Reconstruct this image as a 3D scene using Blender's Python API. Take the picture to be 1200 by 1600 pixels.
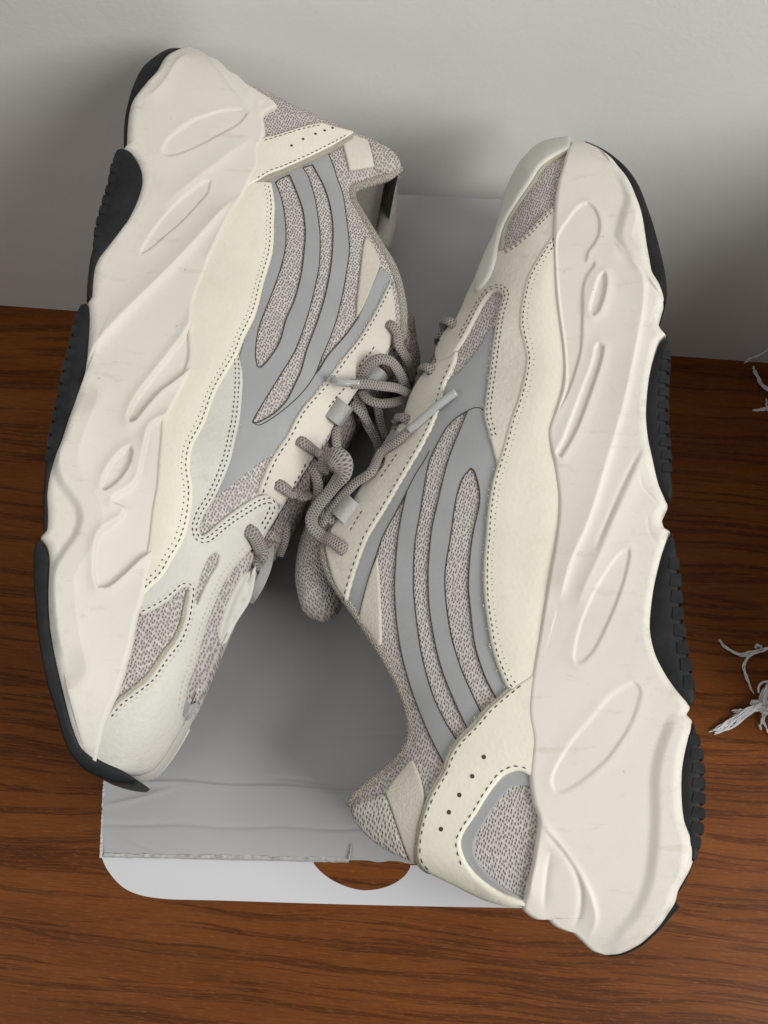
import bpy, math, random
import numpy as np
from mathutils import Matrix, Vector
from mathutils.geometry import delaunay_2d_cdt
random.seed(7); rng = np.random.default_rng(7)
for o in list(bpy.data.objects): bpy.data.objects.remove(o)
S = bpy.context.scene; COL = S.collection
R = math.radians
# ------------------------------------------------------------------ camera
FPX, TILT, BOXH, CAMH = 1500.0, R(20), 22.0, 69.3          # centimetres
cd = bpy.data.cameras.new('camera'); cam = bpy.data.objects.new('camera', cd); COL.objects.link(cam)
cam.location = (0, 0, CAMH*.01); cam.rotation_euler = (TILT, 0, 0)
cd.sensor_fit = 'VERTICAL'; cd.sensor_height = 24; cd.lens = 24*FPX/1600
cd.clip_start = .01; cd.clip_end = 100
S.camera = cam; S.render.resolution_x = 768; S.render.resolution_y = 1024
# ------------------------------------------------------------------ light
W = bpy.data.worlds.new('World'); S.world = W; W.use_nodes = True
W.node_tree.nodes['Background'].inputs[0].default_value = (.93, .97, 1, 1)
W.node_tree.nodes['Background'].inputs[1].default_value = .024
def area(name, loc, target, size, sizey, energy, col):
    l = bpy.data.lights.new(name, 'AREA'); l.shape = 'RECTANGLE'; l.size = size; l.size_y = sizey
    l.energy = energy; l.color = col
    o = bpy.data.objects.new(name, l); COL.objects.link(o); o.location = loc
    o.rotation_euler = (Vector(target)-Vector(loc)).to_track_quat('-Z', 'Y').to_euler()
    return o
area('window_light', (.95, -.40, 1.15), (0, .25, .26), .75, .75, 19, (1, .99, .97))
area('second_window_light', (-.75, -.42, 1.25), (0, .25, .26), .75, .75, 4.6, (1, .985, .96))
area('room_light', (-.05, .0, 1.81), (0, .15, .26), 1.0, 0.9, 2.4, (.97, .98, 1))
S.view_settings.view_transform = 'Standard'; S.view_settings.look = 'None'
S.view_settings.exposure = 0; S.view_settings.gamma = 1
# ------------------------------------------------------------------ projection helpers (cm)
ct, st = math.cos(TILT), math.sin(TILT)
CAMP = np.array([0, 0, CAMH])
def ray(p):
    x, y, z = (p[0]-600)/FPX, -(p[1]-800)/FPX, -1.0
    return np.array([x, y*ct - z*st, y*st + z*ct])
def at(p, z):
    d = ray(p); s = (z-CAMH)/d[2]; return CAMP + s*d
# ------------------------------------------------------------------ materials
def lin(r, g, b):
    f = lambda c: (c/255/12.92) if c/255 <= .04045 else ((c/255+.055)/1.055)**2.4
    return (f(r), f(g), f(b), 1)
class M:
    def __init__(s, name):
        s.m = bpy.data.materials.new(name); s.m.use_nodes = True; s.t = s.m.node_tree
        s.b = s.t.nodes['Principled BSDF']
    def n(s, t, **k):
        x = s.t.nodes.new(t)
        for a, v in k.items(): setattr(x, a, v)
        return x
    def l(s, a, b): s.t.links.new(a, b)
    def coords(s, scale=(1, 1, 1), rot=(0, 0, 0), src='Object'):
        c = s.n('ShaderNodeTexCoord'); mp = s.n('ShaderNodeMapping')
        mp.inputs['Scale'].default_value = scale; mp.inputs['Rotation'].default_value = rot
        s.l(c.outputs[src], mp.inputs['Vector']); return mp.outputs[0]
    def noise(s, vec, scale, detail=4, rough=.5, dist=0):
        x = s.n('ShaderNodeTexNoise'); x.inputs['Scale'].default_value = scale
        x.inputs['Detail'].default_value = detail; x.inputs['Roughness'].default_value = rough
        x.inputs['Distortion'].default_value = dist
        s.l(vec, x.inputs['Vector']); return x.outputs['Fac']
    def ramp(s, fac, stops):
        x = s.n('ShaderNodeValToRGB'); e = x.color_ramp.elements
        while len(e) < len(stops): e.new(.5)
        for i, (p, c) in enumerate(stops): e[i].position = p; e[i].color = c if len(c) == 4 else (*c, 1)
        s.l(fac, x.inputs[0]); return x.outputs[0]
    def mix(s, fac, a, b, mode='MIX'):
        x = s.n('ShaderNodeMix', data_type='RGBA', blend_type=mode)
        for i, v in ((0, fac), (6, a), (7, b)):
            if isinstance(v, (int, float)): x.inputs[i].default_value = v
            elif isinstance(v, tuple): x.inputs[i].default_value = v
            else: s.l(v, x.inputs[i])
        return x.outputs[2]
    def math(s, op, a, b=0):
        x = s.n('ShaderNodeMath', operation=op)
        for i, v in ((0, a), (1, b)):
            if isinstance(v, (int, float)): x.inputs[i].default_value = v
            else: s.l(v, x.inputs[i])
        return x.outputs[0]
    def bump(s, h, strength, dist, prev=None):
        x = s.n('ShaderNodeBump'); x.inputs['Strength'].default_value = strength
        x.inputs['Distance'].default_value = dist; s.l(h, x.inputs['Height'])
        if prev: s.l(prev, x.inputs['Normal'])
        s.l(x.outputs[0], s.b.inputs['Normal']); return x.outputs[0]
    def col(s, c):
        if isinstance(c, tuple): s.b.inputs['Base Color'].default_value = c
        else: s.l(c, s.b.inputs['Base Color'])
    def rough(s, r, spec=.5):
        if isinstance(r, (int, float)): s.b.inputs['Roughness'].default_value = r
        else: s.l(r, s.b.inputs['Roughness'])
        s.b.inputs['Specular IOR Level'].default_value = spec
MAT = {}
def leather(name, c1, c2, rough=.5, grain=420, bs=.25, dirt=.25, wr=.25):
    m = M(name); v = m.coords()
    a = m.noise(v, 22, 5, .6); c = m.mix(m.ramp(a, [(.35, (0, 0, 0)), (.7, (1, 1, 1))]), c1, c2)
    d = m.noise(v, 90, 6, .65); mask = m.ramp(d, [(.56, (0, 0, 0)), (.78, (1, 1, 1))])
    c = m.mix(m.math('MULTIPLY', mask, dirt), c, lin(150, 140, 118))
    m.col(c); m.rough(rough, .35)
    vo = m.n('ShaderNodeTexVoronoi', feature='F1'); vo.inputs['Scale'].default_value = grain; m.l(v, vo.inputs['Vector'])
    b = m.bump(vo.outputs['Distance'], bs, .0004)
    m.bump(m.noise(m.coords((1, .45, 1), (0, 0, .5)), 110, 5, .6, .8), wr, .0012, b)
    MAT[name] = m.m
leather('cream_leather', lin(223, 219, 202), lin(216, 212, 195), .45, 500, .18, .14, .22)
leather('greige_leather', lin(206, 201, 189), lin(190, 185, 174), .72, 560, .3, .35, .4)
leather('pale_leather', lin(204, 202, 194), lin(192, 190, 182), .72, 620, .3, .25, .3)
leather('suede', lin(194, 186, 174), lin(180, 173, 161), .85, 900, .4, .3, .3)
leather('raw_edge', lin(168, 162, 146), lin(140, 134, 118), .9, 1200, .7, .5, .3)
# foam
m = M('foam'); v = m.coords()
c = m.mix(m.ramp(m.noise(v, 14, 4), [(.3, (0, 0, 0)), (.7, (1, 1, 1))]), lin(216, 212, 203), lin(209, 204, 194))
d = m.ramp(m.noise(v, 60, 8, .7), [(.6, (0, 0, 0)), (.8, (1, 1, 1))])
c = m.mix(m.math('MULTIPLY', d, .22), c, lin(160, 146, 120))
at_ = m.n('ShaderNodeAttribute', attribute_name='edge')
sc = m.ramp(m.noise(v, 130, 8, .75), [(.5, (0, 0, 0)), (.72, (1, 1, 1))])
c = m.mix(m.math('MULTIPLY', m.math('MULTIPLY', sc, at_.outputs['Fac']), .65), c, lin(128, 112, 84))
spk = m.n('ShaderNodeTexVoronoi', feature='F1'); spk.inputs['Scale'].default_value = 70; m.l(v, spk.inputs['Vector'])
c = m.mix(m.ramp(spk.outputs['Distance'], [(.02, (.6, .6, .6)), (.035, (0, 0, 0))]), c, lin(110, 92, 66))
scf = m.ramp(m.noise(m.coords((1, .25, 1), (0, 0, .9)), 160, 5, .7), [(.60, (0, 0, 0)), (.68, (.35, .35, .35))])
c = m.mix(scf, c, lin(186, 178, 162))
m.col(c); m.rough(m.ramp(m.noise(v, 40, 5), [(.3, (.5, .5, .5)), (.7, (.72, .72, .72))]), .3)
b = m.bump(m.noise(v, 1400, 3), .10, .0004)
m.bump(m.noise(v, 120, 7, .65), .16, .0008, b); MAT['foam'] = m.m
# knit
def knit(name, light, pink, dark, sx=580, sy=920, amount=1.0):
    m = M(name); v = m.coords((sx, sy, 1), (0, 0, .5))
    nz = m.n('ShaderNodeTexNoise'); nz.inputs['Scale'].default_value = .6; m.l(v, nz.inputs['Vector'])
    mx = m.mix(.16, v, nz.outputs['Color'], 'ADD')
    vo = m.n('ShaderNodeTexVoronoi', feature='F1', voronoi_dimensions='2D'); vo.inputs['Scale'].default_value = 1
    vo.inputs['Randomness'].default_value = .5; m.l(mx, vo.inputs['Vector'])
    hole = m.ramp(vo.outputs['Distance'], [(.06, (1, 1, 1)), (.30, (0, 0, 0))])
    tone = m.noise(m.coords(), 45, 3); tone2 = m.noise(m.coords(), 700, 2)
    c = m.mix(m.ramp(tone, [(.35, (0, 0, 0)), (.65, (1, 1, 1))]), light, pink)
    c = m.mix(m.ramp(tone2, [(.3, (.12, .12, .12)), (.7, (0, 0, 0))]), c, dark)
    c = m.mix(m.math('MULTIPLY', hole, .72*amount), c, dark)
    c = m.mix(m.ramp(vo.outputs['Distance'], [(.12, (.14, .14, .14)), (.5, (0, 0, 0))]), c, dark)
    m.col(c); m.rough(.95, .1)
    m.bump(m.ramp(vo.outputs['Distance'], [(.05, (0, 0, 0)), (.5, (1, 1, 1)), (.8, (.8, .8, .8))]), .9, .0009)
    MAT[name] = m.m
knit('knit', lin(206, 200, 195), lin(200, 191, 188), lin(84, 77, 73))
knit('rim_knit', lin(190, 184, 172), lin(182, 172, 162), lin(88, 81, 74), 900, 1300, .6)
knit('tongue_knit', lin(150, 141, 134), lin(140, 129, 123), lin(40, 34, 31))
knit('mesh', lin(196, 192, 182), lin(190, 185, 176), lin(82, 79, 74), 480, 760, .85)
# reflective grey
m = M('grey_reflective'); v = m.coords()
c = m.mix(m.ramp(m.noise(v, 40, 4), [(.3, (0, 0, 0)), (.7, (1, 1, 1))]), lin(155, 157, 158), lin(146, 147, 148))
c = m.mix(m.ramp(m.noise(v, 2600, 2), [(.3, (.18, .18, .18)), (.6, (0, 0, 0))]), c, lin(110, 112, 116))
m.col(c); m.rough(.55, .4); m.bump(m.noise(v, 2200, 2), .15, .0003); MAT['grey_reflective'] = m.m
# webbing
m = M('webbing'); v = m.coords()
m.col(m.mix(m.noise(v, 900, 2), lin(168, 168, 164), lin(140, 140, 138))); m.rough(.6, .3)
m.bump(m.noise(v, 1800, 2), .3, .0003); MAT['webbing'] = m.m
# outsole rubber
m = M('rubber'); v = m.coords()
c = m.mix(m.ramp(m.noise(v, 80, 6, .7), [(.4, (0, 0, 0)), (.75, (1, 1, 1))]), lin(22, 23, 25), lin(38, 39, 41))
m.col(c); m.rough(.6, .25); m.bump(m.noise(v, 500, 4), .2, .0005); MAT['rubber'] = m.m
# thread, dark hole
m = M('thread'); m.col(lin(74, 66, 52)); m.rough(.8, .2); MAT['thread'] = m.m
m = M('pale_thread'); m.col(lin(196, 190, 174)); m.rough(.8, .2); MAT['pale_thread'] = m.m
m = M('lining'); v = m.coords()
m.col(m.mix(m.noise(v, 300, 4), lin(172, 166, 158), lin(140, 134, 127))); m.rough(.95, .1); MAT['lining'] = m.m
# laces (uv: x along, y round)
m = M('lace')
def wave(m, ang):
    v = m.coords((1, 1, 1), (0, 0, ang), 'UV')
    w = m.n('ShaderNodeTexWave'); w.inputs['Scale'].default_value = .5; w.inputs['Distortion'].default_value = .4
    m.l(v, w.inputs['Vector']); return w.outputs['Fac']
h = m.math('MAXIMUM', wave(m, .6), wave(m, -.6))
c = m.mix(m.ramp(h, [(.3, (0, 0, 0)), (.95, (1, 1, 1))]), lin(104, 98, 93), lin(156, 150, 143))
sp = m.ramp(m.noise(m.coords((9, 3, 1), (0, 0, 0), 'UV'), 2.0, 2), [(.62, (0, 0, 0)), (.72, (1, 1, 1))])
c = m.mix(m.math('MULTIPLY', sp, .5), c, lin(214, 208, 200))
m.col(c); m.rough(.8, .3); m.bump(h, .8, .0006); MAT['lace'] = m.m
m = M('aglet'); m.col(lin(168, 169, 169)); m.rough(.2, .6); m.b.inputs['Transmission Weight'].default_value = .12; MAT['aglet'] = m.m
# card
m = M('card'); v = m.coords()
c = m.mix(m.ramp(m.noise(v, 10, 6, .6), [(.3, (0, 0, 0)), (.7, (1, 1, 1))]), lin(168, 168, 169), lin(160, 160, 161))
m.col(c); m.rough(.62, .35); b = m.bump(m.noise(v, 1500, 3), .05, .0003)
m.bump(m.noise(v, 16, 4), .15, .004, b); MAT['card'] = m.m
m = M('torn_card'); v = m.coords()
m.col(m.mix(m.noise(v, 260, 5), lin(190, 190, 190), lin(178, 177, 175))); m.rough(.9, .1)
m.bump(m.noise(v, 500, 4), .6, .001); MAT['torn_card'] = m.m
m = M('flap_card'); v = m.coords()
m.col(m.mix(m.noise(v, 12, 4), lin(205, 205, 208), lin(198, 198, 201))); m.rough(.6, .35)
m.bump(m.noise(v, 30, 4), .12, .002); MAT['flap_card'] = m.m
# wall paint
m = M('wall_paint'); v = m.coords()
m.col(m.mix(m.noise(v, 6, 3), lin(232, 231, 226), lin(227, 226, 221))); m.rough(.6, .3)
b = m.bump(m.noise(v, 320, 4, .6), .16, .001); m.bump(m.noise(v, 9, 3), .12, .01, b); MAT['wall_paint'] = m.m
# wood
m = M('stained_oak')
warp = m.n('ShaderNodeTexNoise'); warp.inputs['Scale'].default_value = 5; warp.inputs['Detail'].default_value = 2
m.l(m.coords((1, 2.2, 1)), warp.inputs['Vector'])
wo_ = m.mix(.026, m.coords(), warp.outputs['Color'], 'ADD')
def wsc(sc):
    mp = m.n('ShaderNodeMapping'); mp.inputs['Scale'].default_value = sc; m.l(wo_, mp.inputs['Vector']); return mp.outputs[0]
tone = m.noise(wsc((2.2, 13, 1)), 1.8, 5, .6)
c = m.ramp(tone, [(.30, lin(97, 53, 19)), (.5, lin(115, 64, 25)), (.72, lin(129, 75, 32))])
vein = m.noise(wsc((1.7, 66, 1)), 1.7, 6, .70)
c = m.mix(m.ramp(vein, [(.51, (0, 0, 0)), (.565, (.8, .8, .8)), (.62, (.1, .1, .1)), (.72, (.35, .35, .35))]), c, lin(66, 31, 13))
fine = m.noise(m.coords((22, 800, 1)), 1.6, 4, .6)
c = m.mix(m.ramp(fine, [(.5, (0, 0, 0)), (.68, (.45, .45, .45))]), c, lin(62, 30, 13))
fl = m.noise(m.coords((60, 420, 1)), 2.2, 3, .6)
c = m.mix(m.ramp(fl, [(.56, (0, 0, 0)), (.7, (.35, .35, .35))]), c, lin(160, 98, 46))
m.col(c); m.rough(m.ramp(fine, [(.3, (.36, .36, .36)), (.7, (.5, .5, .5))]), .12)
m.bump(fine, .1, .0005); MAT['stained_oak'] = m.m
m = M('cotton_yarn'); v = m.coords()
m.col(m.mix(m.noise(v, 700, 3), lin(246, 246, 246), lin(214, 214, 216))); m.rough(.95, .1)
m.bump(m.noise(v, 1500, 3), .8, .0006); MAT['cotton_yarn'] = m.m
# ------------------------------------------------------------------ mesh helpers
def mesh_obj(name, verts, faces, mat, parent=None, smooth=True, scale=.01, uv=None, attr=None):
    me = bpy.data.meshes.new(name)
    v = np.asarray(verts, float)*scale
    me.from_pydata(v.tolist(), [], [tuple(map(int, f)) for f in faces]); me.update()
    if smooth: me.polygons.foreach_set('use_smooth', [True]*len(me.polygons))
    me.materials.append(MAT[mat])
    if uv is not None:
        lay = me.uv_layers.new(name='UVMap'); li = np.empty(len(me.loops), int); me.loops.foreach_get('vertex_index', li)
        lay.data.foreach_set('uv', np.asarray(uv, float)[li].ravel())
    if attr is not None:
        a = me.attributes.new('edge', 'FLOAT', 'POINT'); a.data.foreach_set('value', np.asarray(attr, float))
    o = bpy.data.objects.new(name, me); COL.objects.link(o)
    if parent: o.parent = parent
    return o
def tag(o, label=None, cat=None, kind=None, group=None):
    if label: o['label'] = label
    if cat: o['category'] = cat
    if kind: o['kind'] = kind
    if group: o['group'] = group
    return o
def catmull(P, step, closed=False, corner=55):
    P = np.asarray(P, float); n = len(P)
    def seg(Q):
        out = [Q[0]]
        m = len(Q)
        for i in range(m-1):
            p1, p2 = Q[i], Q[i+1]
            p0 = Q[i-1] if i > 0 else 2*p1-p2
            p3 = Q[i+2] if i+2 < m else 2*p2-p1
            k = max(1, int(round(np.linalg.norm(p2-p1)/step)))
            for j in range(1, k+1):
                t = j/k
                d1 = (p2-p0)*.45; d2 = (p3-p1)*.45
                L = np.linalg.norm(p2-p1)
                for d in (d1, d2):
                    ln = np.linalg.norm(d)
                    if ln > L: d *= L/ln
                h = (2*t**3-3*t**2+1)*p1+(t**3-2*t**2+t)*d1+(-2*t**3+3*t**2)*p2+(t**3-t**2)*d2
                out.append(h)
        return np.array(out)
    if not closed: return seg(P)
    cor = []
    for i in range(n):
        a = P[i]-P[i-1]; b = P[(i+1) % n]-P[i]
        c = np.dot(a[:2], b[:2])/(np.linalg.norm(a[:2])*np.linalg.norm(b[:2])+1e-9)
        if math.degrees(math.acos(max(-1, min(1, c)))) > corner: cor.append(i)
    if not cor:
        Q = np.vstack([P[-2:], P, P[:3]]); 
        full = []
        for i in range(n):
            s = seg(Q[i+1:i+5])
            k = [max(1, int(round(np.linalg.norm(Q[i+1+j+1]-Q[i+1+j])/step))) for j in range(3)]
            full.append(s[k[0]:k[0]+k[1]])
        return np.vstack(full)
    out = []
    for a, b in zip(cor, cor[1:]+[cor[0]+n]):
        Q = P[[k % n for k in range(a, b+1)]]
        out.append(seg(Q)[:-1])
    return np.vstack(out)
def seg_dist(pts, poly, closed=True):
    """distance to a polyline, and signed side of the nearest segment"""
    pts = np.asarray(pts); A = np.asarray(poly); B = np.roll(A, -1, 0)
    if not closed: A = A[:-1]; B = B[:-1]
    best = np.full(len(pts), 1e9); side = np.zeros(len(pts))
    for a, b in zip(A, B):
        d = b-a; L2 = d@d
        if L2 < 1e-12: continue
        t = np.clip(((pts-a)@d)/L2, 0, 1)
        q = pts-(a+t[:, None]*d); dd = np.sqrt((q*q).sum(1))
        s = d[0]*q[:, 1]-d[1]*q[:, 0]
        m = dd < best; best[m] = dd[m]; side[m] = s[m]
    return best, np.sign(side)
def inside(pts, poly):
    x, y = pts[:, 0], pts[:, 1]; c = np.zeros(len(pts), bool)
    A = np.asarray(poly); B = np.roll(A, -1, 0)
    for (x1, y1), (x2, y2) in zip(A, B):
        if y1 == y2: continue
        m = ((y1 > y) != (y2 > y)) & (x < (x2-x1)*(y-y1)/(y2-y1)+x1)
        c ^= m
    return c
def sstep(x): x = np.clip(x, 0, 1); return x*x*(3-2*x)
def tube(path, ra, rb=None, nseg=10, up=None, caps=True, taper=None):
    """path Nx3 -> verts, faces, uv ; elliptical cross-section (ra along side, rb along up)"""
    P = np.asarray(path, float); n = len(P); rb = rb if rb is not None else ra
    T = np.gradient(P, axis=0); T /= np.linalg.norm(T, axis=1)[:, None]+1e-12
    u = np.array(up if up is not None else (0, 0, 1.0)); V = []; UV = []; Fc = []
    L = np.concatenate([[0], np.cumsum(np.linalg.norm(np.diff(P, axis=0), axis=1))])
    prev = u
    for i in range(n):
        x = prev-T[i]*(prev@T[i])
        if np.linalg.norm(x) < 1e-3: x = np.cross(T[i], (1, .3, .2))
        x /= np.linalg.norm(x); y = np.cross(T[i], x)
        if up is None: prev = x
        k = 1 if taper is None else taper(i/(n-1))
        for j in range(nseg):
            a = 2*math.pi*j/nseg
            V.append(P[i]+x*math.sin(a)*rb*k+y*math.cos(a)*ra*k); UV.append((L[i]*6, j/nseg*6))
    for i in range(n-1):
        for j in range(nseg):
            Fc.append((i*nseg+j, i*nseg+(j+1) % nseg, (i+1)*nseg+(j+1) % nseg, (i+1)*nseg+j))
    if caps:
        Fc.append(tuple(range(nseg))[::-1]); Fc.append(tuple((n-1)*nseg+j for j in range(nseg)))
    return V, Fc, UV
# ------------------------------------------------------------------ setting
wl, wr_ = at((0, 477), 0), at((1200, 567), 0)
wd = (wr_-wl)/np.linalg.norm(wr_-wl); wn = np.array([wd[1], -wd[0], 0])   # towards the camera
ang = math.atan2(wd[1], wd[0])
def quad_xy(name, c, hx, hy, z, mat, ang=0):
    o = mesh_obj(name, [(-hx, -hy, 0), (hx, -hy, 0), (hx, hy, 0), (-hx, hy, 0)], [(0, 1, 2, 3)], mat, smooth=False)
    o.location = (c[0]*.01, c[1]*.01, z*.01); o.rotation_euler = (0, 0, ang); return o
mid = (wl+wr_)/2
tc = mid+wn*59.9
V = [(-120, -60, 0), (120, -60, 0), (120, 60, 0), (-120, 60, 0), (-120, -60, -3), (120, -60, -3), (120, 60, -3), (-120, 60, -3)]
o = mesh_obj('table_top', V, [(0, 1, 2, 3), (7, 6, 5, 4), (0, 4, 5, 1), (1, 5, 6, 2), (2, 6, 7, 3), (3, 7, 4, 0)], 'stained_oak', smooth=False)
o.location = (tc[0]*.01, tc[1]*.01, 0); o.rotation_euler = (0, 0, ang); tag(o, 'reddish brown stained wooden table top', 'table', 'structure')
o = mesh_obj('wall', [(-160, 0, -75), (160, 0, -75), (160, 0, 200), (-160, 0, 200), (-160, 8, -75), (160, 8, -75), (160, 8, 200), (-160, 8, 200)],
             [(0, 1, 2, 3), (5, 4, 7, 6), (0, 3, 7, 4), (1, 5, 6, 2), (3, 2, 6, 7), (0, 4, 5, 1)], 'wall_paint', smooth=False)
o.location = (mid[0]*.01, mid[1]*.01, 0); o.rotation_euler = (0, 0, ang); tag(o, 'plain off-white painted wall behind the table', 'wall', 'structure')
# ------------------------------------------------------------------ shoe box
FL, FR, BR, BL = [at(p, BOXH)[:2] for p in ((157, 1337), (965, 1352), (925, 318), (205, 284))]
def lid(s, t): return (FL*(1-s)+FR*s)*(1-t)+(BL*(1-s)+BR*s)*t
box = bpy.data.objects.new('shoe_box', None); COL.objects.link(box)
bc = (FL+FR+BL+BR)/4; box.location = (bc[0]*.01, bc[1]*.01, 0)
tag(box, 'grey cardboard shoe box with a torn front edge and thumb-hole flap', 'box')
def bl(p, z): return (p[0]-bc[0], p[1]-bc[1], z)
def creases(s, t):
    x, y = s*24, t*37
    z = 0
    for (x0, x1, y0, sl, h, w) in ((0, 14, 3.3, -.02, .16, .22), (8, 15.5, 3.55, -.05, -.12, .2), (11, 17, 5.6, .01, -.05, .3), (0, 15, 1.4, .0, -.1, .35), (.2, 3, 2.2, .25, .12, .3), (.2, 2.5, 1.2, -.4, .1, .2), (12, 16, 1.3, .03, .08, .2)):
        m = 1/(1+np.exp(-(x-x0)*3))/(1+np.exp((x-x1)*3))
        z = z+.7*h*m*np.exp(-((y-y0-sl*(x-x0)+.05*np.sin(x*1.3))/(w*.32))**2)
    z = z-.22*np.exp(-y/.5)
    return z
ns, nt = 110, 340
V = []; Fc = []
ss = np.linspace(0, 1, ns+1); tt = np.linspace(0, 1, nt+1)**1.5
for t in tt:
    for s in ss:
        p = lid(s, t)
        if t == 0: p = p+np.array([0, .07*math.sin(s*91)+.05*math.sin(s*37+2)])
        V.append(bl(p, BOXH-.02+float(creases(s, t))))
for j in range(nt):
    for i in range(ns):
        a = j*(ns+1)+i; Fc.append((a, a+1, a+ns+2, a+ns+1))
mesh_obj('lid', V, Fc, 'card', box)
def wallbox(name, a, b, z0, z1, th=.25):
    d = (b-a)/np.linalg.norm(b-a); nrm = np.array([-d[1], d[0]])*th
    V = [bl(p, z) for z in (z0, z1) for p in (a, b, b+nrm, a+nrm)]
    return mesh_obj(name, V, [(0, 1, 5, 4), (1, 2, 6, 5), (2, 3, 7, 6), (3, 0, 4, 7), (4, 5, 6, 7), (3, 2, 1, 0)], 'card', box, smooth=False)
e1 = (FR-FL)/np.linalg.norm(FR-FL); e2 = (BL-FL)/np.linalg.norm(BL-FL)
i1 = .06
wallbox('side_wall', FL+e2*.05+e1*i1, FR+e2*.05-e1*i1, .02, BOXH-.35)
wallbox('side_wall', FR-e1*i1+e2*.4, BR-e1*i1-e2*.4, .02, BOXH-.12)
wallbox('side_wall', BR-e2*.05-e1*.1, BL-e2*.05+e1*.1, .02, BOXH-.12)
wallbox('side_wall', BL+e1*i1-e2*.4, FL+e1*i1+e2*.4, .02, BOXH-.12)
# ragged pale paper along the torn front and left edges
def ragged(name, a, b, z, amp, wid, n, seed, hang):
    r = np.random.default_rng(seed); d = (b-a); V = []; Fc = []
    nrm = np.array([d[1], -d[0]])/np.linalg.norm(d)
    jag = np.cumsum(r.normal(0, .3, n+1)); jag -= np.linspace(jag[0], jag[-1], n+1); jag = np.clip(jag*.3+r.normal(0, .12, n+1), -1, 1)
    for k in range(n+1):
        p = a+d*k/n; o1 = wid*(1+.6*jag[k]); 
        V += [bl(p-nrm*o1*.8, z+.05+.02*r.normal()), bl(p+nrm*amp*.3, z+.10+.03*r.normal()), bl(p+nrm*(amp*.6+o1*.35), z-hang*(1+.5*jag[k]))]
    for k in range(n):
        for j in range(2): Fc.append((k*3+j, k*3+j+1, k*3+j+4, k*3+j+3))
    o = mesh_obj(name, V, Fc, 'torn_card', box, smooth=False); return o
hp = at((545, 1345), BOXH)[:2]
ragged('torn_edge', FL+e1*.1, hp, BOXH-.22, .03, .17, 60, 3, .10)
ragged('torn_edge', FL+e2*5.5-e1*.02, FL-e1*.02-e2*.1, BOXH-.1, .05, .12, 70, 5, .5)
ragged('torn_edge', at((549, 1318), BOXH)[:2], at((545, 1344), BOXH)[:2], BOXH-.08, .03, .07, 14, 9, .1)
# flap with thumb hole
def flap_pt(px, py):
    p = at((px, py), BOXH); q = np.array(p[:2])
    y0 = FL[1]+(FR[1]-FL[1])*((q[0]-FL[0])/(FR[0]-FL[0]))
    dz = (y0-q[1])*.30
    p = at((px, py), BOXH-.35-max(0, dz)); return p
out = [(159, 1340), (166, 1356), (180, 1375), (198, 1390), (225, 1400), (265, 1405), (345, 1407), (500, 1412), (660, 1416), (830, 1419), (900, 1420), (945, 1410), (962, 1385), (968, 1356)]
hole = [(490, 1349), (500, 1361), (517, 1374), (540, 1385), (566, 1391), (592, 1389), (615, 1381), (632, 1369), (641, 1356)]
up_ = [(641, 1351), (600, 1345), (550, 1341), (490, 1346)]
top = [(968, 1350), (641, 1347)]
poly = out+[(968, 1352), (641, 1352)]+hole[::-1]+[(490, 1345), (159, 1338)]
pts = [flap_pt(*p) for p in catmull(poly, 6, True, 40)]
n = len(pts); V = [bl(p, p[2]) for p in pts]+[bl(p, p[2]-.09) for p in pts]
tri = delaunay_2d_cdt([Vector(p[:2]) for p in pts], [(i, (i+1) % n) for i in range(n)], [], 1, 1e-6)
assert len(tri[0]) == n
Fc = [tuple(f) for f in tri[2]]; pxy = np.array([p[:2] for p in pts])
Fc = [f for f in Fc if inside(np.array([pxy[list(f)].mean(0)]), pxy)[0]]
F2 = [tuple(i+n for i in f[::-1]) for f in Fc]+[(i, i+n, (i+1) % n+n, (i+1) % n) for i in range(n)]
mesh_obj('thumb_hole_flap', V, Fc+F2, 'flap_card', box, smooth=False)
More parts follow.
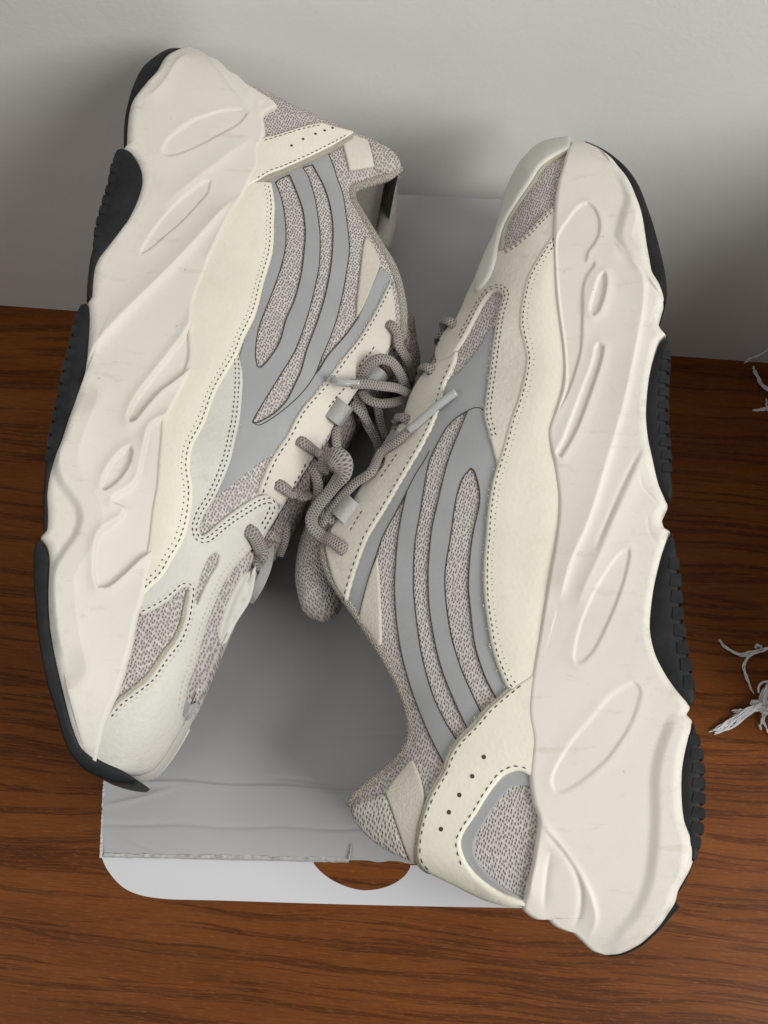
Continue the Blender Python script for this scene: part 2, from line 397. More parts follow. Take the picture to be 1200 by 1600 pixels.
# ------------------------------------------------------------------ sneaker
class Shoe:
    def __init__(s, heel, toe, side, tilt, zmid, wd, wo_pts):
        # side=+1: sole on the left of the picture, toe towards the viewer; -1: the other way round
        zz = zmid+2.4
        a, b = at(heel, zz), at(toe, zz)
        U = (b-a); U[2] = 0; s.L = np.linalg.norm(U); U /= s.L
        H = np.array([-U[1], U[0], 0.])            # to the left of U = away from the sole
        V = H*math.cos(tilt)-np.array([0, 0, 1])*math.sin(tilt); N = np.cross(U, V)
        s.Rm = np.stack([U, V, N], 1); s.O = a-2.4*N
        s.o = s.Rm.T@(CAMP-s.O)
        s.wd = np.array(wd, float); s.wo_pts = np.array(wo_pts, float)
        s.root = bpy.data.objects.new('sneaker', None); COL.objects.link(s.root)
        mt = Matrix.Identity(4)
        for i in range(3):
            for j in range(3): mt[i][j] = s.Rm[i, j]
            mt[i][3] = s.O[i]*.01
        s.root.matrix_world = mt
    def wm(s, u):
        x = np.asarray(u)/s.L
        w = np.interp(x, s.wd[:, 0], s.wd[:, 1])
        xs = np.linspace(-.05, 1.05, 221); ws = np.interp(xs, s.wd[:, 0], s.wd[:, 1])
        k = np.hanning(41); k /= k.sum(); ws = np.convolve(np.pad(ws, 20, 'edge'), k, 'valid')
        w = np.interp(x, xs, ws)
        d = np.minimum(np.asarray(u)+.25, s.L-np.asarray(u)+.25)
        e = 1-np.clip(d/3.8, -.15, 1); E = .6+.4*(1-np.clip(e, 0, 1.2)**2)
        return w*E
    def wo(s, u):
        x = np.asarray(u)/s.L; d = np.minimum(np.asarray(u)+.25, s.L-np.asarray(u)+.25)
        e = 1-np.clip(d/3.8, -.15, 1); E = .6+.4*(1-np.clip(e, 0, 1.2)**2)
        return np.interp(x, s.wo_pts[:, 0], s.wo_pts[:, 1])*E
    def ws(s, u, v):
        """half width of the upper"""
        u = np.asarray(u, float); v = np.asarray(v, float)
        v0 = np.interp(u, s.T0[:, 0], s.T0[:, 1]); vt = np.interp(u, s.T1[:, 0], s.T1[:, 1])
        q = np.clip((v-v0)/np.maximum(vt-v0, .6), 0, 1.0)
        base = s.wm(u)-.32; o = np.minimum(s.wo(u), base*.95)
        return o+(base-o)*np.clip(1-q**2.3, 0, 1)**.62
    def unproj(s, p, g, w0=4.0, it=25):
        d = s.Rm.T@ray(p); w = w0
        for _ in range(it):
            k = (w-s.o[2])/d[2]; u, v = s.o[0]+k*d[0], s.o[1]+k*d[1]
            w = .5*w+.5*float(g(u, v))
        k = (w-s.o[2])/d[2]
        return np.array([s.o[0]+k*d[0], s.o[1]+k*d[1], w])
    def mids(s, P): return np.array([s.unproj(p, lambda u, v: s.wm(u))[:2] for p in P])
    def fixw(s, P, f): return np.array([s.unproj(p, lambda u, v: f(u)) for p in P])
    def upper(s, P): return np.array([s.unproj(p, s.ws)[:2] for p in P])
    def atw(s, p, w): return s.unproj(p, lambda u, v: w)
    def pos(s, uv, off=0):
        uv = np.atleast_2d(uv); u, v = uv[:, 0], uv[:, 1]; h = .12
        w = s.ws(u, v)
        wu = (s.ws(u+h, v)-s.ws(u-h, v))/(2*h); wv = (s.ws(u, v+h)-s.ws(u, v-h))/(2*h)
        wu = np.clip(wu, -1.5, 1.5); wv = np.clip(wv, -2.2, 2.2)
        n = np.stack([-wu, -wv, np.ones_like(w)], 1); n /= np.linalg.norm(n, axis=1)[:, None]
        P = np.stack([u, v, w], 1)
        return P+n*np.asarray(off).reshape(-1, 1) if np.ndim(off) else P+n*off
    def profile(s, B, T, top):
        s.B = s.mids(B); s.T = s.mids(T)
        def mono(P):
            P = P[np.argsort(P[:, 0], kind='stable')]
            u, i = np.unique(np.round(P[:, 0], 3), return_index=True); return np.stack([u, P[i, 1]], 1)
        s.T0 = mono(s.T)
        s.Tp = s.fixw(top, s.wo)[:, :2]
        s.T1 = mono(catmull(s.Tp, .2))
        s.Bpx, s.Tpx = B, T
    # ---------------- midsole
    def midsole(s, feats, ns=520, nt=120):
        def res(P, n):
            C = catmull(P, .08); L = np.concatenate([[0], np.cumsum(np.linalg.norm(np.diff(C, axis=0), axis=1))])
            x = np.linspace(0, L[-1], n); return np.stack([np.interp(x, L, C[:, k]) for k in (0, 1)], 1)
        b, t = res(s.B, ns), res(s.T, ns)
        tt = np.linspace(0, 1, nt); tt = .5*tt+.5*sstep(tt)
        G = b[:, None]*(1-tt[None, :, None])+t[:, None]*tt[None, :, None]
        P = G.reshape(-1, 2)
        wid = np.linalg.norm(t-b, axis=1)
        db = (wid[:, None]*tt[None]).ravel(); dt = (wid[:, None]*(1-tt)[None]).ravel()
        w = s.wm(P[:, 0])
        endf = np.repeat(np.clip(np.minimum(np.arange(ns), np.arange(ns)[::-1])/(ns*.03), 0, 1), nt)
        def rnd(d, r): return r*(1-np.sqrt(np.clip(1-np.clip(1-d/r, 0, 1)**2, 0, 1)))
        w = w-rnd(db, .5)*endf-rnd(dt, .22)*endf
        disp = np.zeros(len(P))
        for f in feats:
            k = f[0]; C = s.mids(f[1])
            if k == 'recess':
                C = catmull(C, .15, True); d, _ = seg_dist(P, C); ins = inside(P, C); sd = np.where(ins, d, -d)
                depth, soft = .75*f[2], f[3]*1.0
                disp -= depth*sstep(sd/soft+.35)
                if len(f) > 4: disp += f[4]*np.exp(-(np.minimum(sd, 0)/.28)**2)*(sd < .05)
            elif k == 'ridge':
                C = catmull(C, .15); d, sg = seg_dist(P, C, False)
                wid2 = np.where(sg > 0, f[3], f[4]); L = fade(P, C, f[5] if len(f) > 5 else 1.2)
                disp += .72*f[2]*np.exp(-(d/(wid2*.85))**1.2)*L
            elif k == 'step':
                C = catmull(C, .15); d, sg = seg_dist(P, C, False); L = fade(P, C, 1.2)
                disp += f[2]*sstep(sg*d/f[3]*.5+.5)*np.exp(-np.clip(d-f[4], 0, 99)/f[4])*L
        w = w+disp*np.clip(dt/.15, 0.25, 1)
        V = np.concatenate([P, w[:, None]], 1)
        edge = np.exp(-db/.55)
        idx = np.arange(ns*nt).reshape(ns, nt)
        def gridf(I, flip=False):
            a, b_, c, d_ = I[:-1, :-1].ravel(), I[1:, :-1].ravel(), I[1:, 1:].ravel(), I[:-1, 1:].ravel()
            f = np.stack([a, b_, c, d_], 1); return f[:, ::-1] if flip else f
        Fs = [gridf(idx)]; Vs = [V]; Es = [edge]
        # far face, coarser
        ci = idx[np.r_[0:ns-1:4, ns-1]][:, np.r_[0:nt-1:4, nt-1]]
        Vf = V[ci.ravel()].copy(); Vf[:, 2] *= -1
        off = len(V); fi = np.arange(len(Vf)).reshape(ci.shape)+off
        Vs.append(Vf); Es.append(edge[ci.ravel()]); Fs.append(gridf(fi, True)); off += len(Vf)
        for col, inset, flip in ((0, -.0, True), (nt-1, .0, False)):
            e = V[idx[:, col]]
            rows = []
            for k in np.linspace(1, -1, 9):
                r = e.copy(); r[:, 2] *= k*.999; rows.append(r)
            g = np.stack(rows, 1); gi = np.arange(g.shape[0]*g.shape[1]).reshape(g.shape[:2])+off
            Vs.append(g.reshape(-1, 3)); Es.append(np.ones(gi.size)*.3); Fs.append(gridf(gi, flip)); off += gi.size
        s.mid = mesh_obj('midsole', np.vstack(Vs), np.vstack(Fs), 'foam', s.root, attr=np.concatenate(Es))
        return s.mid
    # ---------------- knitted shell
    def shell(s):
        u_lo, u_hi = max(s.T0[0, 0], s.Tp[0, 0])+.1, s.L-.9
        K = s.T1[(s.T1[:, 0] > u_lo) & (s.T1[:, 0] < u_hi)]; al = np.concatenate([[0], np.cumsum(np.linalg.norm(np.diff(K, axis=0), axis=1))])
        us = np.unique(np.concatenate([[u_lo, u_hi], np.interp(np.linspace(0, al[-1], 230), al, K[:, 0])])); qs = np.linspace(0, 1, 34); qs = np.sin(qs*math.pi/2)
        rows = []
        for u in us:
            v0 = np.interp(u, s.T0[:, 0], s.T0[:, 1])-.5*min(1, (s.L-u)/4); vt = np.interp(u, s.T1[:, 0], s.T1[:, 1])
            rows.append([(u, v0+(vt-v0)*q) for q in qs])
        uv = np.array(rows).reshape(-1, 2); P = s.pos(uv); n = len(qs)
        I = np.arange(len(uv)).reshape(len(us), n)
        f = np.stack([I[:-1, :-1].ravel(), I[1:, :-1].ravel(), I[1:, 1:].ravel(), I[:-1, 1:].ravel()], 1)
        o = mesh_obj('knit_upper', P, f, 'knit', s.root)
        far = mesh_obj('knit_upper', P*[1, 1, -1], f[:, ::-1], 'knit', s.root)
        # inner lining
        Pi = P-[0, 0, .35]; mesh_obj('lining', Pi*[1, 1, -1], f, 'lining', s.root); mesh_obj('lining', Pi, f[:, ::-1], 'lining', s.root)
        # bottom closing
        return o
    def cap(s, px, bulge, mat, name='toe_cap', n=14, off=.0, lift=-.06):
        """closes the top between near and far side along an outline"""
        C = catmull(s.fixw(px, s.wo)[:, :2], .15); t = np.gradient(C, axis=0); t /= np.linalg.norm(t, axis=1)[:, None]
        nr = np.stack([t[:, 1], -t[:, 0]], 1)
        mid_ = C.mean(0)
        if ((C-np.array([s.L*.5, np.interp(s.L*.5, s.T0[:, 0], s.T0[:, 1])]))*nr).sum() < 0: nr = -nr
        w = s.wo(C[:, 0])+off; m = len(C)
        L = np.linspace(0, 1, m); en = np.minimum(1, np.minimum(L, 1-L)/.12)**.5
        V = []
        for i in range(m):
            for a in np.linspace(0, math.pi, n):
                p = C[i]+nr[i]*(math.sin(a)*bulge*en[i]+lift); V.append((p[0], p[1], math.cos(a)*w[i]))
        I = np.arange(m*n).reshape(m, n)
        f = np.stack([I[:-1, :-1].ravel(), I[1:, :-1].ravel(), I[1:, 1:].ravel(), I[:-1, 1:].ravel()], 1)
        return mesh_obj(name, V, f, mat, s.root)
    # ---------------- stitched-on panels
    def panel(s, name, px, mat, base, th, holes=(), bev=.09, puff=0, mirror=True, parent=None, label=None, surf=None, grid=.24):
        loops = [s.upper(px)]+[s.upper(h) for h in holes]
        loops = [catmull(l, .13, True) for l in loops]
        pts = []; edges = []
        for l in loops:
            o = len(pts); pts += [Vector(p) for p in l]; edges += [(o+i, o+(i+1) % len(l)) for i in range(len(l))]
        nb = len(pts)
        lo = loops[0].min(0); hi = loops[0].max(0)
        gx, gy = np.meshgrid(np.arange(lo[0], hi[0], grid), np.arange(lo[1], hi[1], grid)); gx[::2] += grid/2
        g = np.stack([gx.ravel(), gy.ravel()], 1)
        ins = inside(g, loops[0])
        for h in loops[1:]: ins &= ~inside(g, h)
        g = g[ins]
        def bd(P):
            d = np.full(len(P), 1e9)
            for l in loops: d = np.minimum(d, seg_dist(P, l)[0])
            return d
        if len(g): g = g[bd(g) > bev*2.2]
        ring = []
        for l in loops:
            t = np.roll(l, -1, 0)-np.roll(l, 1, 0); t /= np.linalg.norm(t, axis=1)[:, None]+1e-9
            nn = np.stack([-t[:, 1], t[:, 0]], 1)
            for k in (.35*bev, bev, 1.7*bev):
                for sg in (1, -1):
                    q = l+nn*k*sg; i2 = inside(q, loops[0])
                    for h in loops[1:]: i2 &= ~inside(q, h)
                    q = q[i2]
                    if len(q): ring.append(q[bd(q) > k*.8])
        allp = np.vstack([g]+ring) if len(g) else np.vstack(ring)
        r = delaunay_2d_cdt(pts+[Vector(p) for p in allp], edges, [], 1, 1e-5)
        P = np.array([tuple(v) for v in r[0]]); Fc = np.array([tuple(f) for f in r[2]])
        c = P[Fc].mean(1); ok = inside(c, loops[0])
        for h in loops[1:]: ok &= ~inside(c, h)
        Fc = Fc[ok]
        a, b, cc = P[Fc[:, 0]], P[Fc[:, 1]], P[Fc[:, 2]]
        ar = (b-a)[:, 0]*(cc-a)[:, 1]-(b-a)[:, 1]*(cc-a)[:, 0]
        Fc = np.where((ar < 0)[:, None], Fc[:, ::-1], Fc)
        d = bd(P)
        x = np.clip(d/bev, 0, 1); off = base+th*(.35+.65*np.sqrt(1-(1-x)**2))+puff*sstep(d/.9)
        Q = s.pos(P, off)
        # rim
        from collections import Counter
        cnt = {}
        for f in Fc:
            for i in range(3):
                e = (f[i], f[(i+1) % 3]); cnt[e] = 1
        bnd = [e for e in cnt if (e[1], e[0]) not in cnt]
        bi = sorted({i for e in bnd for i in e}); mp = {i: len(Q)+k for k, i in enumerate(bi)}
        low = s.pos(P[bi], base-.1)
        Fl = [tuple(f) for f in Fc]+[(e[1], e[0], mp[e[0]], mp[e[1]]) for e in bnd]
        o = mesh_obj(name, np.vstack([Q, low]), Fl, mat, parent or s.root)
        if label: o['label'] = label
        if mirror and parent is None:
            c = o.copy(); COL.objects.link(c); c.parent = s.root; c.scale = (1, 1, -1)
            if 'label' in c: del c['label']
        return o
    def stitch(s, px, off, shift=0, pitch=.27, ln=.17, wd=.026, mat='thread', parent=None, cross=False):
        C = catmull(s.upper(px), .05)
        t = np.gradient(C, axis=0); t /= np.linalg.norm(t, axis=1)[:, None]+1e-9
        if shift: C = C+np.stack([-t[:, 1], t[:, 0]], 1)*shift
        L = np.concatenate([[0], np.cumsum(np.linalg.norm(np.diff(C, axis=0), axis=1))])
        V = []; Fc = []
        for x in np.arange(pitch*.4, L[-1]-ln, pitch):
            k = ln*random.uniform(.85, 1.15); j = random.uniform(-.012, .012)
            a = np.array([np.interp(x, L, C[:, i]) for i in (0, 1)]); b = np.array([np.interp(x+k, L, C[:, i]) for i in (0, 1)])
            d = (b-a)/np.linalg.norm(b-a); n = np.array([-d[1], d[0]]); b = b+n*j
            q = s.pos([a+n*wd*.6, a-n*wd*.6, (a+b)/2+n*wd, (a+b)/2-n*wd, b+n*wd*.6, b-n*wd*.6], np.array([off-.006, off-.006, off+.022, off+.022, off-.006, off-.006]))
            o = len(V); V += list(q); Fc += [(o, o+1, o+3, o+2), (o+2, o+3, o+5, o+4)]
        if not V: return
        ob = mesh_obj('stitching', V, Fc, mat, parent or s.root); ob['kind'] = 'stuff'
        return ob
    def fuzz(s, px, off, dens=13, ln=.11, mat='pale_thread'):
        C = catmull(s.upper(px), .05); L = np.concatenate([[0], np.cumsum(np.linalg.norm(np.diff(C, axis=0), axis=1))])
        V = []; Fc = []
        for x in np.arange(0, L[-1], 1/dens):
            x += random.uniform(-.05, .05)
            if random.random() < .25: continue
            a = np.array([np.interp(x, L, C[:, i]) for i in (0, 1)])+np.array([random.uniform(-.03, .03), random.uniform(-.03, .03)])
            th = random.uniform(0, 2*math.pi); k = ln*random.uniform(.4, 1.5)
            d = np.array([math.cos(th), math.sin(th)]); n = np.array([-d[1], d[0]])*.017; m_ = a+d*k*.5+n*random.uniform(-3, 3)
            q = s.pos([a+n, a-n, m_+n, m_-n, a+d*k], np.array([off-.06, off-.06, off+.02, off+.02, off+random.uniform(-.06, .05)]))
            o = len(V); V += list(q); Fc += [(o, o+1, o+3, o+2), (o+2, o+3, o+4)]
        ob = mesh_obj('frayed_edge', V, Fc, mat, s.root); ob['kind'] = 'stuff'
    def seam(s, px, closed=False, r=.028):
        C = catmull(s.upper(px), .1, closed)
        if closed: C = np.vstack([C, C[:1]])
        v, f, uv = tube(s.pos(C, .055), r, None, 5)
        return mesh_obj('cut_edge', v, f, 'thread', s.root)
    def dots(s, pxs, off, r, parent, name='perforation'):
        for p in pxs:
            c = s.upper([p])[0]; k = 10
            uv = [c]+[c+r*np.array([math.cos(2*math.pi*i/k), math.sin(2*math.pi*i/k)]) for i in range(k)]
            uv += [c+r*1.25*np.array([math.cos(2*math.pi*i/k), math.sin(2*math.pi*i/k)]) for i in range(k)]
            Q = s.pos(np.array(uv), np.array([off-.03]+[off+.004]*k+[off-.03]*k))
            Q[0] = s.pos([c], off+.002)[0]
            f = [(0, 1+i, 1+(i+1) % k) for i in range(k)]+[(1+i, 1+k+i, 1+k+(i+1) % k, 1+(i+1) % k) for i in range(k)]
            mesh_obj(name, Q, f, 'thread', parent, smooth=False)
    def rope(s, name, pts, ra, rb=None, mat='lace', parent=None, step=.12, nseg=12, taper=None):
        """pts: (px, py, w) ; w is the distance above the shoe's mid-plane, or ('s', off) = on the upper"""
        P = []
        for p in pts:
            if isinstance(p[2], tuple):
                uv = s.upper([p[:2]])[0]; P.append(s.pos([uv], p[2][1])[0])
            elif p[2] == 'o': P.append(s.fixw([p[:2]], s.wo)[0])
            else: P.append(s.atw(p[:2], p[2]))
        C = catmull(np.array(P), step)
        v, f, uv = tube(C, ra, rb, nseg, up=(0, 0, 1.) if rb else None, taper=taper)
        return mesh_obj(name, v, f, mat, parent or s.root, uv=uv)
    def pads(s, name, px, wk, drop=0.12, mat='rubber'):
        """outsole pad: outline extruded through the width of the shoe, rounded at its two side faces"""
        C = catmull(s.mids(px), .12, True); n = len(C); c0 = C.mean(0)
        w = s.wm(C[:, 0])*wk-drop
        V = []
        prof = [(1, .90), (1-.012, .97), (1-.04, 1), (.4, 1), (0, 1), (-.4, 1), (-1+.04, 1), (-1+.012, .97), (-1, .90)]
        for k, sc in prof:
            # shrink towards the outline's medial by a small inset
            t = np.roll(C, -1, 0)-np.roll(C, 1, 0); t /= np.linalg.norm(t, axis=1)[:, None]+1e-9
            nn = np.stack([-t[:, 1], t[:, 0]], 1)
            area = (C[:, 0]*np.roll(C[:, 1], -1)-np.roll(C[:, 0], -1)*C[:, 1]).sum()
            if area < 0: nn = -nn
            q = C+nn*(1-sc)*.9
            V += [(a[0], a[1], ww*k) for a, ww in zip(q, w)]
        Fc = []
        m = len(prof)
        for j in range(m-1):
            for i in range(n): Fc.append((j*n+i, (j+1)*n+i, (j+1)*n+(i+1) % n, j*n+(i+1) % n))
        tri = delaunay_2d_cdt([Vector(p) for p in C], [(i, (i+1) % n) for i in range(n)], [], 1, 1e-7)
        if len(tri[0]) == n:
            Pm = np.array([tuple(v) for v in tri[0]])
            for f in tri[2]:
                if inside(Pm[list(f)].mean(0)[None], C)[0]:
                    Fc.append(tuple(f)); Fc.append(tuple(i+(m-1)*n for i in f[::-1]))
        return mesh_obj(name, V, Fc, mat, s.root)
    def lugs(s, parent, line, n, depth, wk, gap=.055, lean=.25):
        depth *= .55; n = int(n*1.35)
        """tread blocks standing out of a pad along its outer line (px)"""
        C = catmull(s.mids(line), .05); L = np.concatenate([[0], np.cumsum(np.linalg.norm(np.diff(C, axis=0), axis=1))])
        P = lambda x: np.array([np.interp(x, L, C[:, k]) for k in (0, 1)])
        step = L[-1]/n
        for i in range(n):
            a, b = P(i*step+gap/2), P((i+1)*step-gap/2); d = b-a; ln = np.linalg.norm(d); d = d/ln
            nn = np.array([d[1], -d[0]])               # outwards: below the sole
            if nn[1] > 0: nn = -nn
            dep = depth*min(1, 1.6*math.sin(math.pi*(i+.5)/n)+.35)
            prof = [a-nn*.38+d*ln*.2, a+nn*dep*.7+d*.04, a+nn*dep+d*ln*.22, b+nn*dep-d*ln*.18, b+nn*dep*.6, b-nn*.30]
            w = float(s.wm((a[0]+b[0])/2))*(wk+.085); V = []
            for k, ins in ((1, .10), (.96, 0), (.1, 0), (-.1, 0), (-.96, 0), (-1, .1)):
                for q in prof: V.append((q[0]+d[0]*lean*0, q[1], w*k)) if not ins else V.append((*(q*(1-ins)+(a+b)/2*ins), w*k))
            m = len(prof); Fc = [tuple(range(m))[::-1], tuple(5*m+j for j in range(m))]
            for r in range(5):
                for j in range(m): Fc.append((r*m+j, r*m+(j+1) % m, (r+1)*m+(j+1) % m, (r+1)*m+j))
            mesh_obj('tread_lug', V, Fc, 'rubber', parent, smooth=False)
def fade(P, C, r):
    a = np.linalg.norm(P-C[0], axis=1); b = np.linalg.norm(P-C[-1], axis=1)
    return sstep(a/r)*sstep(b/r)
def seg_of(P, y0, y1, dx=0):
    """the points of an outline between two picture rows"""
    return [(x+dx, y) for x, y in P if min(y0, y1) <= y <= max(y0, y1)]
WD = [(0, 3.9), (.12, 4.15), (.4, 4.2), (.68, 5.0), (.85, 4.7), (1, 4.2)]
WO = [(0, 2.4), (.15, 2.6), (.3, 3.0), (.42, 2.8), (.6, 2.3), (.72, 1.8), (.85, 1.5), (1, 1.2)]
def mirror_copy(s, o):
    c = o.copy(); COL.objects.link(c); c.parent = s.root; c.scale = (1, 1, -1)
    if 'label' in c: del c['label']
    return c
def ribbon(s, name, pts, half, th, mat='webbing', parent=None, side=None):
    """flat strap: pts (px,py,w) centre line, 'side' = pixel direction of its width"""
    P = np.array([s.atw(p[:2], p[2]) for p in pts]); Q = np.array([s.atw((p[0]+side[0], p[1]+side[1]), p[2]) for p in pts])
    C = catmull(P, .1); D = catmull(Q, .1); n = min(len(C), len(D)); C, D = C[:n], D[:n]
    d = D-C; d /= np.linalg.norm(d, axis=1)[:, None]; t = np.gradient(C, axis=0); t /= np.linalg.norm(t, axis=1)[:, None]
    nr = np.cross(t, d); nr /= np.linalg.norm(nr, axis=1)[:, None]+1e-9
    V = []
    for i in range(n):
        V += [C[i]+d[i]*half+nr[i]*th, C[i]+d[i]*half-nr[i]*th, C[i]-d[i]*half-nr[i]*th, C[i]-d[i]*half+nr[i]*th]
    Fc = [(0, 1, 2, 3), tuple((n-1)*4+j for j in (3, 2, 1, 0))]
    for i in range(n-1):
        for j in range(4): Fc.append((i*4+j, i*4+(j+1) % 4, (i+1)*4+(j+1) % 4, (i+1)*4+j))
    return mesh_obj(name, V, Fc, mat, parent or s.root, smooth=False)
# ================================================================== sneaker on the left (toe towards the viewer)
a = Shoe((300, 70), (190, 1222), 1, R(7), BOXH+5.2, WD, WO)
tag(a.root, 'cream and grey chunky sneaker lying with its toe at the lower left', 'sneaker', group='pair of sneakers')
B = [(292, 70), (270, 76), (256, 84), (243, 105), (225, 125), (206, 150), (200, 170), (197, 195), (196, 220), (191, 227), (198, 233), (208, 245), (216, 265), (217, 285), (210, 310), (195, 340), (186, 352), (165, 380), (150, 400), (142, 420), (139, 445), (138, 462), (134, 470), (135, 490), (135, 530), (134, 560), (130, 580), (118, 615), (107, 650), (92, 690), (80, 715), (71, 740), (67, 770), (69, 800), (67, 826), (60, 838), (68, 850), (72, 870), (71, 900), (70, 940), (73, 985), (81, 1030), (95, 1090), (108, 1140), (120, 1170), (135, 1182), (150, 1190)]
T = [(292, 70), (310, 76), (330, 88), (345, 95), (362, 112), (375, 118), (385, 128), (400, 138), (412, 145), (425, 153), (433, 163), (421, 170), (412, 178), (413, 190), (415, 205), (411, 216), (404, 230), (404, 255), (396, 272), (383, 300), (355, 349), (325, 414), (306, 462), (301, 495), (303, 530), (303, 560), (295, 587), (268, 640), (262, 655), (261, 680), (257, 725), (254, 762), (247, 800), (241, 850), (232, 895), (224, 937), (215, 962), (205, 1012), (187, 1075), (172, 1110), (162, 1135), (154, 1170), (150, 1190)]
TOP = [(433, 163), (480, 185), (525, 203), (553, 212), (600, 230), (622, 250), (626, 262), (606, 276), (575, 286), (552, 296), (553, 315), (570, 345), (590, 378), (610, 410), (622, 440), (630, 480), (630, 520), (612, 545), (590, 575), (560, 605), (540, 640), (515, 685), (490, 715), (465, 755), (440, 795), (425, 820), (408, 850), (390, 890), (372, 930), (350, 985), (325, 1045), (296, 1103), (275, 1147), (253, 1183), (232, 1206), (206, 1213)]
a.profile(B, T, TOP)
featL = [
 ('recess', [(252, 238), (258, 222), (275, 205), (300, 188), (325, 178), (350, 171), (378, 170), (388, 177), (372, 195), (345, 210), (315, 226), (285, 239), (262, 244)], .10, .14, .02),
 ('recess', [(330, 281), (318, 284), (298, 298), (270, 322), (250, 345), (232, 370), (219, 392), (219, 398), (232, 392), (258, 370), (285, 347), (308, 322), (325, 302)], .08, .12, .02),
 ('ridge', [(410, 205), (370, 232), (320, 270), (270, 308), (235, 335)], .14, .28, .7, 2.5),
 ('ridge', [(372, 305), (330, 350), (280, 405), (230, 455), (180, 505), (140, 555), (112, 630), (90, 690)], .30, .26, .75, 1.5),
 ('ridge', [(390, 290), (350, 350), (315, 420)], .12, .12, .4, 1),
 ('recess', [(306, 488), (287, 523), (267, 550), (237, 588), (212, 622), (200, 650), (203, 660), (212, 657), (228, 637), (250, 612), (270, 597), (297, 575), (304, 560), (303, 510)], .28, .16, .09),
 ('recess', [(264, 648), (236, 664), (227, 690), (218, 735), (208, 757), (177, 779), (176, 787), (188, 791), (196, 796), (190, 808), (165, 827), (153, 842), (149, 870), (148, 900), (153, 919), (170, 917), (195, 897), (220, 873), (242, 855), (250, 800), (256, 760), (259, 700), (266, 650)], .26, .14, .10),
 ('recess', [(204, 697), (190, 705), (175, 722), (163, 745), (159, 765), (164, 769), (176, 761), (191, 746), (204, 724), (208, 705)], .20, .10, .08),
 ('step', [(120, 620), (104, 660), (90, 700), (88, 730), (95, 755), (110, 775), (122, 795), (125, 815), (116, 840), (100, 862), (85, 888), (80, 910), (82, 950), (88, 1000), (98, 1045)], .22, .22, .9),
 ('ridge', [(300, 80), (275, 100), (258, 128), (238, 148), (215, 160)], .16, .5, .3, 1),
 ('ridge', [(318, 84), (345, 115), (372, 150), (395, 172)], .08, .5, .12, .8),
 ('ridge', [(350, 100), (375, 128), (400, 160)], .10, .12, .4, .6),
 ('ridge', [(388, 130), (400, 148), (412, 165)], .09, .12, .35, .4),
 ('ridge', [(352, 122), (365, 112)], -.03, .1, .1, .2),
]
a.midsole(featL); a.shell()
# outsole
pad = a.pads('outsole_pad', [(300, 73), (292, 68), (278, 66), (262, 67), (240, 78), (220, 95), (207, 120), (200, 140), (193, 170), (191, 200), (191, 224), (200, 224), (202, 180), (212, 150), (248, 110), (262, 86)], .93)
pad = a.pads('outsole_pad', [(190, 229), (181, 232), (175, 250), (172, 275), (165, 300), (158, 325), (150, 350), (145, 380), (139, 405), (135, 440), (134, 466), (144, 462), (150, 410), (172, 382), (200, 348), (222, 290), (220, 262), (205, 236)], .99, .03)
a.lugs(pad, [(183, 236), (176, 255), (172, 280), (165, 303), (157, 330), (151, 355), (146, 385)], 7, .22, .9)
pad = a.pads('outsole_pad', [(134, 471), (125, 473), (117, 490), (110, 530), (100, 570), (92, 610), (84, 640), (77, 680), (70, 720), (66, 760), (65, 800), (66, 832), (74, 826), (74, 770), (84, 725), (112, 655), (135, 585), (140, 530), (139, 480)], .99, .03)
a.lugs(pad, [(120, 485), (111, 530), (101, 570), (93, 610), (85, 640), (78, 680), (71, 720)], 9, .2, .9)
pad = a.pads('outsole_pad', [(60, 841), (53, 848), (50, 870), (51, 920), (55, 970), (60, 1010), (70, 1060), (85, 1110), (100, 1160), (115, 1185), (135, 1205), (165, 1217), (190, 1223), (207, 1224), (212, 1218), (195, 1206), (170, 1194), (152, 1184), (126, 1165), (112, 1135), (100, 1090), (86, 1030), (78, 985), (75, 940), (76, 870), (70, 852)], .985, .03)
# caps over heel and toe
a.cap([(440, 168), (480, 185), (525, 203), (553, 212)], .12, 'knit', 'heel_back')
a.cap([(551, 211), (575, 221), (592, 228)], .12, 'greige_leather', 'heel_patch')
a.cap([(588, 226), (602, 231), (618, 244), (626, 262)], .12, 'mesh', 'heel_collar')
a.cap([(425, 820), (408, 850), (390, 890), (372, 930), (350, 985), (325, 1045), (300, 1105), (290, 1128)], .22, 'knit', 'vamp')
a.cap([(300, 1092), (291, 1114), (275, 1147), (253, 1183), (232, 1206), (206, 1213), (175, 1202)], .30, 'pale_leather', 'toe_cap', off=.42, lift=-.12, n=22)
# panels, lowest first
cre = [(424, 288), (429, 320), (428, 350), (426, 395), (412, 445), (400, 492), (382, 530), (370, 560), (340, 612), (320, 665), (302, 700), (297, 732), (301, 762), (300, 790), (295, 820), (285, 850), (270, 876), (255, 902), (230, 927), (219, 945)]
k1 = [(430, 286), (440, 312), (446, 350), (446, 387), (437, 425), (422, 467), (407, 505), (401, 530), (399, 557), (402, 574), (408, 575), (420, 562), (437, 535), (447, 500), (460, 470), (470, 432), (475, 395), (477, 365), (475, 340), (472, 325), (462, 297), (452, 274), (441, 279)]
k2 = [(473, 263), (482, 278), (492, 312), (498, 350), (500, 370), (499, 412), (492, 450), (482, 490), (472, 520), (460, 550), (442, 580), (422, 612), (400, 648), (394, 660), (402, 661), (427, 647), (447, 627), (460, 602), (470, 580), (480, 545), (495, 505), (507, 467), (515, 430), (519, 395), (520, 355), (515, 320), (505, 290), (488, 258)]
k3l = [(512, 238), (525, 275), (535, 305), (542, 350), (545, 375), (545, 400), (537, 450), (527, 495), (515, 530), (502, 560), (493, 584)]
